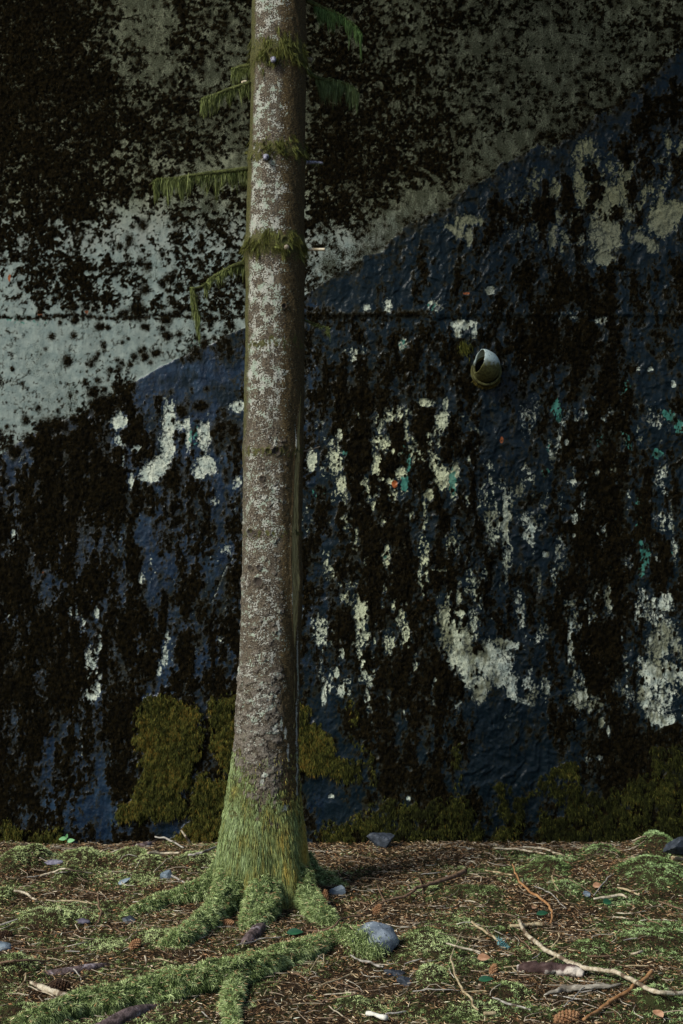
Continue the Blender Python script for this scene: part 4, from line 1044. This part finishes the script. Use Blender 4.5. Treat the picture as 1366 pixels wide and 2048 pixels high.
stick("wood_splinter", [(62,1966),(85,1974),(105,1982),(130,1988),(160,1989),(183,1985)], [6,12,13,11,10,5], 'pale', "curved cream coloured splinter of wood under a dark cone, lower left", 10, "splinter", ns=9, hs=[.012], rough=.3)
stick("fallen_branch", [(297,1705),(325,1706),(362,1706)], [5,5,4], 'pale', "straight pale stick lying just left of the trunk near the wall", 11, hs=[.03])
stick("fallen_branch", [(378,1711),(395,1707),(412,1703),(432,1692)], [4,5,5,3], 'grey', "curved grey twig touching the left side of the trunk foot", 12, hs=[.03,.05])
stick("fallen_branch", [(380,1686),(372,1674),(362,1660)], [5,5,3], 'pale', "short pale twig standing up before the wall left of the trunk", 13, hs=[.03,.06,.09])
stick("fallen_branch", [(310,1674),(340,1680),(368,1697)], [3,4,3], 'grey', "thin bent grey twig close to the wall left of the trunk", 14, hs=[.05,.05,.03])
stick("fallen_branch", [(30,1782),(55,1789),(72,1800)], [5,5,4], 'pale', "pale twig near the left edge, above a bright cushion", 15, hs=[.02])
stick("fallen_branch", [(82,1753),(105,1744),(122,1738),(150,1742),(185,1746)], [4,4,3,3], 'pale', "long thin pale twig across the upper left cushions", 16, hs=[.03])
stick("fallen_branch", [(122,1801),(160,1803),(198,1810)], [4,3,3], 'tan', "thin straight tan twig in the litter at the left", 17, hs=[.02])
stick("fallen_branch", [(165,1779),(192,1790),(200,1815),(200,1838),(185,1858)], [2,3,4,4,2], 'brown', "hooked brown twig curving down through the litter at the left", 18, hs=[.03])
stick("fallen_branch", [(0,1850),(15,1845),(35,1838)], [4,4,2], 'grey', "grey twig at the left edge beside a cushion", 19, hs=[.02])
stick("fallen_branch", [(0,1927),(25,1922),(60,1921),(100,1922)], [5,5,4,3], 'brown', "low brown stick at the left edge above the cushions", 20, hs=[.01])
stick("fallen_branch", [(740,1867),(720,1872),(700,1852)], [3,2,2], 'tan', "thin tan twig arching beside the cobble", 21, hs=[.03])
stick("fallen_branch", [(615,1863),(650,1860),(670,1850),(690,1836),(725,1830)], [4,4,4,3], 'brown', "thin brown twig curving behind the cobble to the root", 22, hs=[.02,.03])
stick("fallen_branch", [(700,1912),(735,1925),(768,1934)], [3,5,4], 'grey', "grey twig just below the cobble", 23, hs=[.02])
stick("fallen_branch", [(925,1862),(905,1905),(903,1920),(915,1960),(935,1990),(955,2020)], [2,3,4,4,5,4], 'tan', "long thin twig bowed from centre right down to the bottom", 24, hs=[.03,.04,.02])
stick("fallen_branch", [(893,1886),(920,1895),(965,1905)], [3,5,4], 'pale', "pale straight twig left of the blue green sprig", 25, hs=[.02])
stick("fallen_branch", [(988,1696),(1030,1698),(1060,1703),(1090,1709)], [3,4,4,2], 'pale', "lower one of two long pale twigs at the wall's foot, right", 26, hs=[.03])
stick("fallen_branch", [(1035,1694),(1080,1696),(1105,1703),(1128,1712)], [4,4,4,2], 'pale', "upper one of two long pale twigs at the wall's foot, right", 27, hs=[.03])
stick("fallen_branch", [(1265,1681),(1278,1676),(1292,1673)], [3,3,3], 'pale', "short pale twig left of the cushion on the dark boulder", 28, hs=[.03])
stick("fallen_branch", [(1185,1797),(1215,1795),(1240,1790),(1257,1796)], [4,6,6,4], 'pale', "pale stick in the litter below the big right cushion", 29, hs=[.015])
stick("fallen_branch", [(1235,1775),(1260,1782),(1278,1790)], [4,5,3], 'tan', "short tan stick tucked under the big right cushion", 30, hs=[.015])
stick("fallen_branch", [(1345,1716),(1366,1718),(1390,1717)], [8,8,8], 'tan', "thick tan stick by the dark boulder at the right edge", 31, hs=[.02])
stick("fallen_branch", [(1020,1851),(1055,1850),(1088,1848)], [6,8,9], 'tan', "stubby split stick beneath the upper end of the long pale branch", 32, hs=[.01], rough=.4)
stick("fallen_branch", [(1092,1925),(1115,1912),(1133,1905)], [4,5,4], 'tan', "small tan stick crossing behind the long pale branch", 33, hs=[.02])
stick("fallen_branch", [(1105,1895),(1117,1875),(1119,1855)], [3,3,2], 'tan', "upright tan twig leaning by the long pale branch", 34, hs=[.02,.05])
stick("fallen_branch", [(1262,1908),(1275,1906),(1285,1902)], [4,6,5], 'pale', "tiny pale stick right of the long pale branch's bend", 35, hs=[.02])
stick("fallen_branch", [(985,1994),(1020,2007),(1060,2020)], [3,5,3], 'grey', "slender grey twig near the bottom right of centre", 36, hs=[.02])
stick("fallen_branch", [(1125,2010),(1150,1995),(1168,1975)], [2,3,3], 'grey', "slender grey twig crossing the split weathered stick", 37, hs=[.03])
stick("fallen_branch", [(1110,1738),(1105,1755),(1112,1770),(1117,1780)], [3,2,2], 'tan', "thin arched tan stem beside the green cushion, right of centre", 38, hs=[.06,.03])
stick("fallen_branch", [(968,2028),(992,2026)], [8,7], 'tan', "flat tan chip of wood near the bottom", 39)
stick("fallen_branch", [(620,1940),(645,1908),(648,1925)], [2,3,2], 'tan', "thin twig leaning on the right end of the big mossy root", 40, hs=[.05,.03])
stick("fallen_branch", [(625,1975),(660,1965),(700,1950),(715,1955)], [2,3,3,2], 'tan', "crooked thin twig between the mossy root and the slate pieces", 41, hs=[.03])
stick("fallen_branch", [(640,2005),(660,1998),(700,1990),(745,1988)], [3,3,3,2], 'brown', "brown twig in the orange litter at the bottom", 42, hs=[.02])
stick("fallen_branch", [(52,1945),(50,1960),(40,1975)], [3,4,2], 'tan', "small bent tan twig standing in the lower left cushion", 43, hs=[.03,.02])
stick("fallen_branch", [(148,1938),(158,1952),(162,1960)], [3,2,2], 'grey', "short pale twig across the bare root at the left", 44, hs=[.03])
stick("fallen_branch", [(290,1911),(292,1922),(292,1930)], [3,4,3], 'pale', "small upright white twig above the big mossy root", 45, hs=[.04,.02])
stick("fallen_branch", [(308,1745),(325,1728),(345,1712)], [3,3,2], 'pale', "slanting pale twig between cushions left of the trunk", 46, hs=[.03])
stick("fallen_branch", [(345,1752),(358,1758),(372,1766)], [4,4,3], 'grey', "short grey twig right of the small blue stone", 47, hs=[.03])
stick("fallen_branch", [(330,1878),(365,1840),(388,1838)], [2,3,3], 'brown', "fine brown twig beside the front left root", 48, hs=[.02])
# repeats that nothing tells apart
rt = np.random.default_rng(77)
for i in range(100):
    u = rt.uniform(0, 1366); v = 1700+340*rt.random()**.8
    if 420 < u < 640 and v < 1880: continue
    p_ = gp(u, v)
    if mossy(p_[0], p_[1]) > .8: continue
    L = 22+75*rt.random()**2; a = rt.normal(0, .55); k_ = rt.normal(0, 9)
    stick("thin_twig", [(u-L/2*math.cos(a), v-L/3*math.sin(a)), (u, v+k_*.4), (u+L/2*math.cos(a), v+L/3*math.sin(a))], [2.2, 2.8, 1.3], ['grey', 'tan', 'brown', 'pale', 'brown'][i % 5], "thin straight dead twig half sunk in needles and moss", 100+i, "twig", "thin twigs scattered over the forest floor", hs=[.012])

# broken log piece
log = stick("log_piece", [(1036,1938),(1060,1936),(1090,1938),(1120,1940),(1150,1944),(1168,1950)], [16,24,25,25,24,16],
      mat_noise("peeling_bark", (.035, .018, .016), (.11, .07, .065), 25, (.6, 1, 1), bump=.004, c=(.50, .44, .38), cs=14, clo=.52, chi=.6), "short thick log piece with peeling dark bark, below the long pale branch", 60, "log", hs=[-.006], ns=16, rough=.35)

# ================================================================ CONES, LEAVES, SPRIG
M_CONE = mat_noise("cone_scales", (.16, .07, .03), (.34, .19, .10), 60, bump=.001)
M_CONED = mat_noise("dark_cone_scales", (.012, .006, .004), (.05, .025, .012), 60, bump=.001)
def cone(u, v, L, Rm, dirv, mat, label, seed, lift=.012):
    p = gp(u, v, lift); d = unit(np.array(dirv, float)); a1_ = unit(np.cross(d, [0.1, .2, 1])); a2_ = np.cross(d, a1_)
    mb = MB(); V_, q_, t_, _ = tube([-d*L/2, d*0, d*L/2], [Rm*.35, Rm*.6, Rm*.2], 8, 8); mb.add(V_, q_, t_)
    n = 70
    for i in range(n):
        f = (i+.5)/n; a = i*2.39996; rr_ = Rm*math.sin(math.pi*(.12+.80*f))**.7
        o = a1_*math.cos(a)+a2_*math.sin(a); s_ = np.cross(d, o); c0 = d*(f-.5)*L+o*rr_*.45
        tip = c0+o*rr_*.62+d*L*.06; w_ = Rm*.34
        V4 = np.array([c0-s_*w_*.5, c0+s_*w_*.5, c0+o*rr_*.4+s_*w_*.75+d*L*.04, tip, c0+o*rr_*.4-s_*w_*.75+d*L*.04, c0+o*rr_*.4-d*.0015*3])
        mb.add(V4, [[0, 1, 2, 3]], [[0, 3, 4], [1, 0, 5], [2, 1, 5], [3, 2, 5], [4, 3, 5], [0, 4, 5]])
    o = mb.build("spruce_cone", mat, None, False); o.location = p
    return tag(o, label, "cone", "spruce cones on the forest floor")
cone(650, 1798, .068, .016, (0.1, .25, 1), M_CONE, "reddish brown spruce cone standing in moss beside the right hand root", 1, .03)
cone(120, 1974, .06, .024, (1, .3, .1), M_CONED, "dark cone lying on the cream coloured splinter", 2, .03)
cone(270, 1890, .045, .018, (.6, .4, .5), M_CONE, "brown opened cone in the litter left of the front roots", 3)
cone(755, 1820, .045, .016, (.5, .2, .8), M_CONE, "orange brown cone beside the forked branch", 4)
cone(1132, 2035, .075, .022, (1, .4, .1), M_CONE, "large tan cone near the bottom right", 5)
cone(987, 1940, .04, .014, (.3, .5, .6), M_CONE, "small orange cone left of the log piece", 6)
cone(455, 1845, .05, .013, (1, -.3, .1), M_CONE, "slim brown cone between the two front roots", 7)
cone(10, 1870, .05, .018, (1, .3, .1), M_CONED, "dark cone above the flat blue stone at the left edge", 8)

M_LEAF = mat_noise("green_leaf", (.012, .055, .028), (.025, .10, .045), 30, rough=.4, spec=.4, bump=.0005)
M_SEED = mat_noise("seedling_leaf", (.12, .30, .12), (.18, .38, .17), 30, rough=.5, bump=.0005)
M_BROWNLEAF = mat_noise("dry_leaf", (.26, .13, .07), (.46, .27, .17), 30, rough=.7, bump=.001)
def leaf_part(mb, c0, dirx, L, w, curl=.2, up=(0, 0, 1)):
    d = unit(np.array(dirx, float)); s_ = unit(np.cross(d, up)); nn = np.cross(s_, d)
    n = 9; f = np.linspace(0, 1, n); ww = w*np.sin(np.pi*f**.8)**.8*.5
    mid = c0+d*(f*L)[:, None]-nn*(curl*L*f*f)[:, None]*.5
    lft = mid+s_*ww[:, None]+nn*(ww*.35)[:, None]; rgt = mid-s_*ww[:, None]+nn*(ww*.35)[:, None]
    V_ = np.stack([lft, mid, rgt], 1).reshape(-1, 3); mb.add(V_, grid_faces(n, 3))
def leaf(u, v, L, w, ang, mat, label, tilt=.3, lift=.015):
    mb = MB(); leaf_part(mb, -np.array([math.cos(ang), math.sin(ang), 0])*L/2, (math.cos(ang), math.sin(ang), .15), L, w, .3, (0, -tilt, 1))
    o = mb.build("fallen_leaf", mat); o.location = gp(u, v, lift); return tag(o, label, "leaf")
leaf(590, 1866, .06, .028, 0, M_LEAF, "dark green leaf lying in front of the trunk between roots", .8)
leaf(1085, 1828, .05, .022, .2, M_LEAF, "green leaf lying below the bent rusty twig", .8)
leaf(972, 1960, .05, .022, 0, M_LEAF, "dark green leaf in the moss left of the split weathered stick", .8)
leaf(1215, 1805, .04, .03, .5, M_LEAF, "roundish green leaf below the big right cushion", .9)
leaf(1195, 1772, .04, .026, .1, M_BROWNLEAF, "pinkish brown dry leaf left of the big right cushion", .9)
leaf(1315, 2028, .06, .026, 1.9, M_BROWNLEAF, "curled brown leaf on the cushion in the lower right corner", .9)
leaf(968, 1917, .045, .03, .1, M_BROWNLEAF, "tan dry leaf under the blue green sprig", .7)
leaf(1068, 1815, .03, .02, 1.0, M_BROWNLEAF, "small pale leaf scrap left of the bent rusty twig", .9)
sd = gp(133, 1692); seed_o = empty("seedling", tuple(sd), "tiny bright green seedling with a few leaves at the wall's foot, left", "seedling")
mb = MB()
V_, q_, t_, _ = tube([(0, 0, -.005), (.004, 0, .02), (0, 0, .035)], [.0015, .001], 5, 5); mb.add(V_, q_, t_)
mb.build("stem", M_SEED, seed_o)
for c0, dx, L in [((0, 0, .035), (-1, -.2, -.05), .035), ((0, 0, .036), (.15, -.3, .8), .022), ((.004, 0, .02), (1, -.3, .35), .036)]:
    mb = MB(); leaf_part(mb, np.array(c0), dx, L, L*.55, .3, (0, -1, .6)); mb.build("leaf", M_SEED, seed_o)
M_SPRIG = mat_col("blue_needles", .6, .3, .2, 60)
sp0 = gp(1003, 1886, .02); spo = empty("needle_sprig", tuple(sp0), "short blue green spruce sprig beside the long pale branch", "sprig")
Ps = [(-.012, 0, .012), (0, 0, 0), (.012, -.004, -.016), (.02, -.01, -.022)]
mb = MB(); V_, q_, t_, _ = tube(Ps, [.002, .0015], 5, 8); mb.add(V_, q_, t_); mb.build("stem", M_DEAD, spo)
rp = np.random.default_rng(3); n = 240; Q = smooth_path(Ps, 50)[rp.integers(0, 50, n)]
v, q, tt, cc = blades(Q, rp.normal(0, 1, (n, 3))+[.3, -.1, -.3], rp.uniform(.014, .022, n), .0019, ramp_cols(n, [(.05, .15, .16), (.10, .26, .28), (.17, .34, .36)], rp, .15), None, 3)
mesh("needles", v, [q, tt], M_SPRIG, spo, False, {'Col': cc})
print("scene built", len(bpy.data.objects))
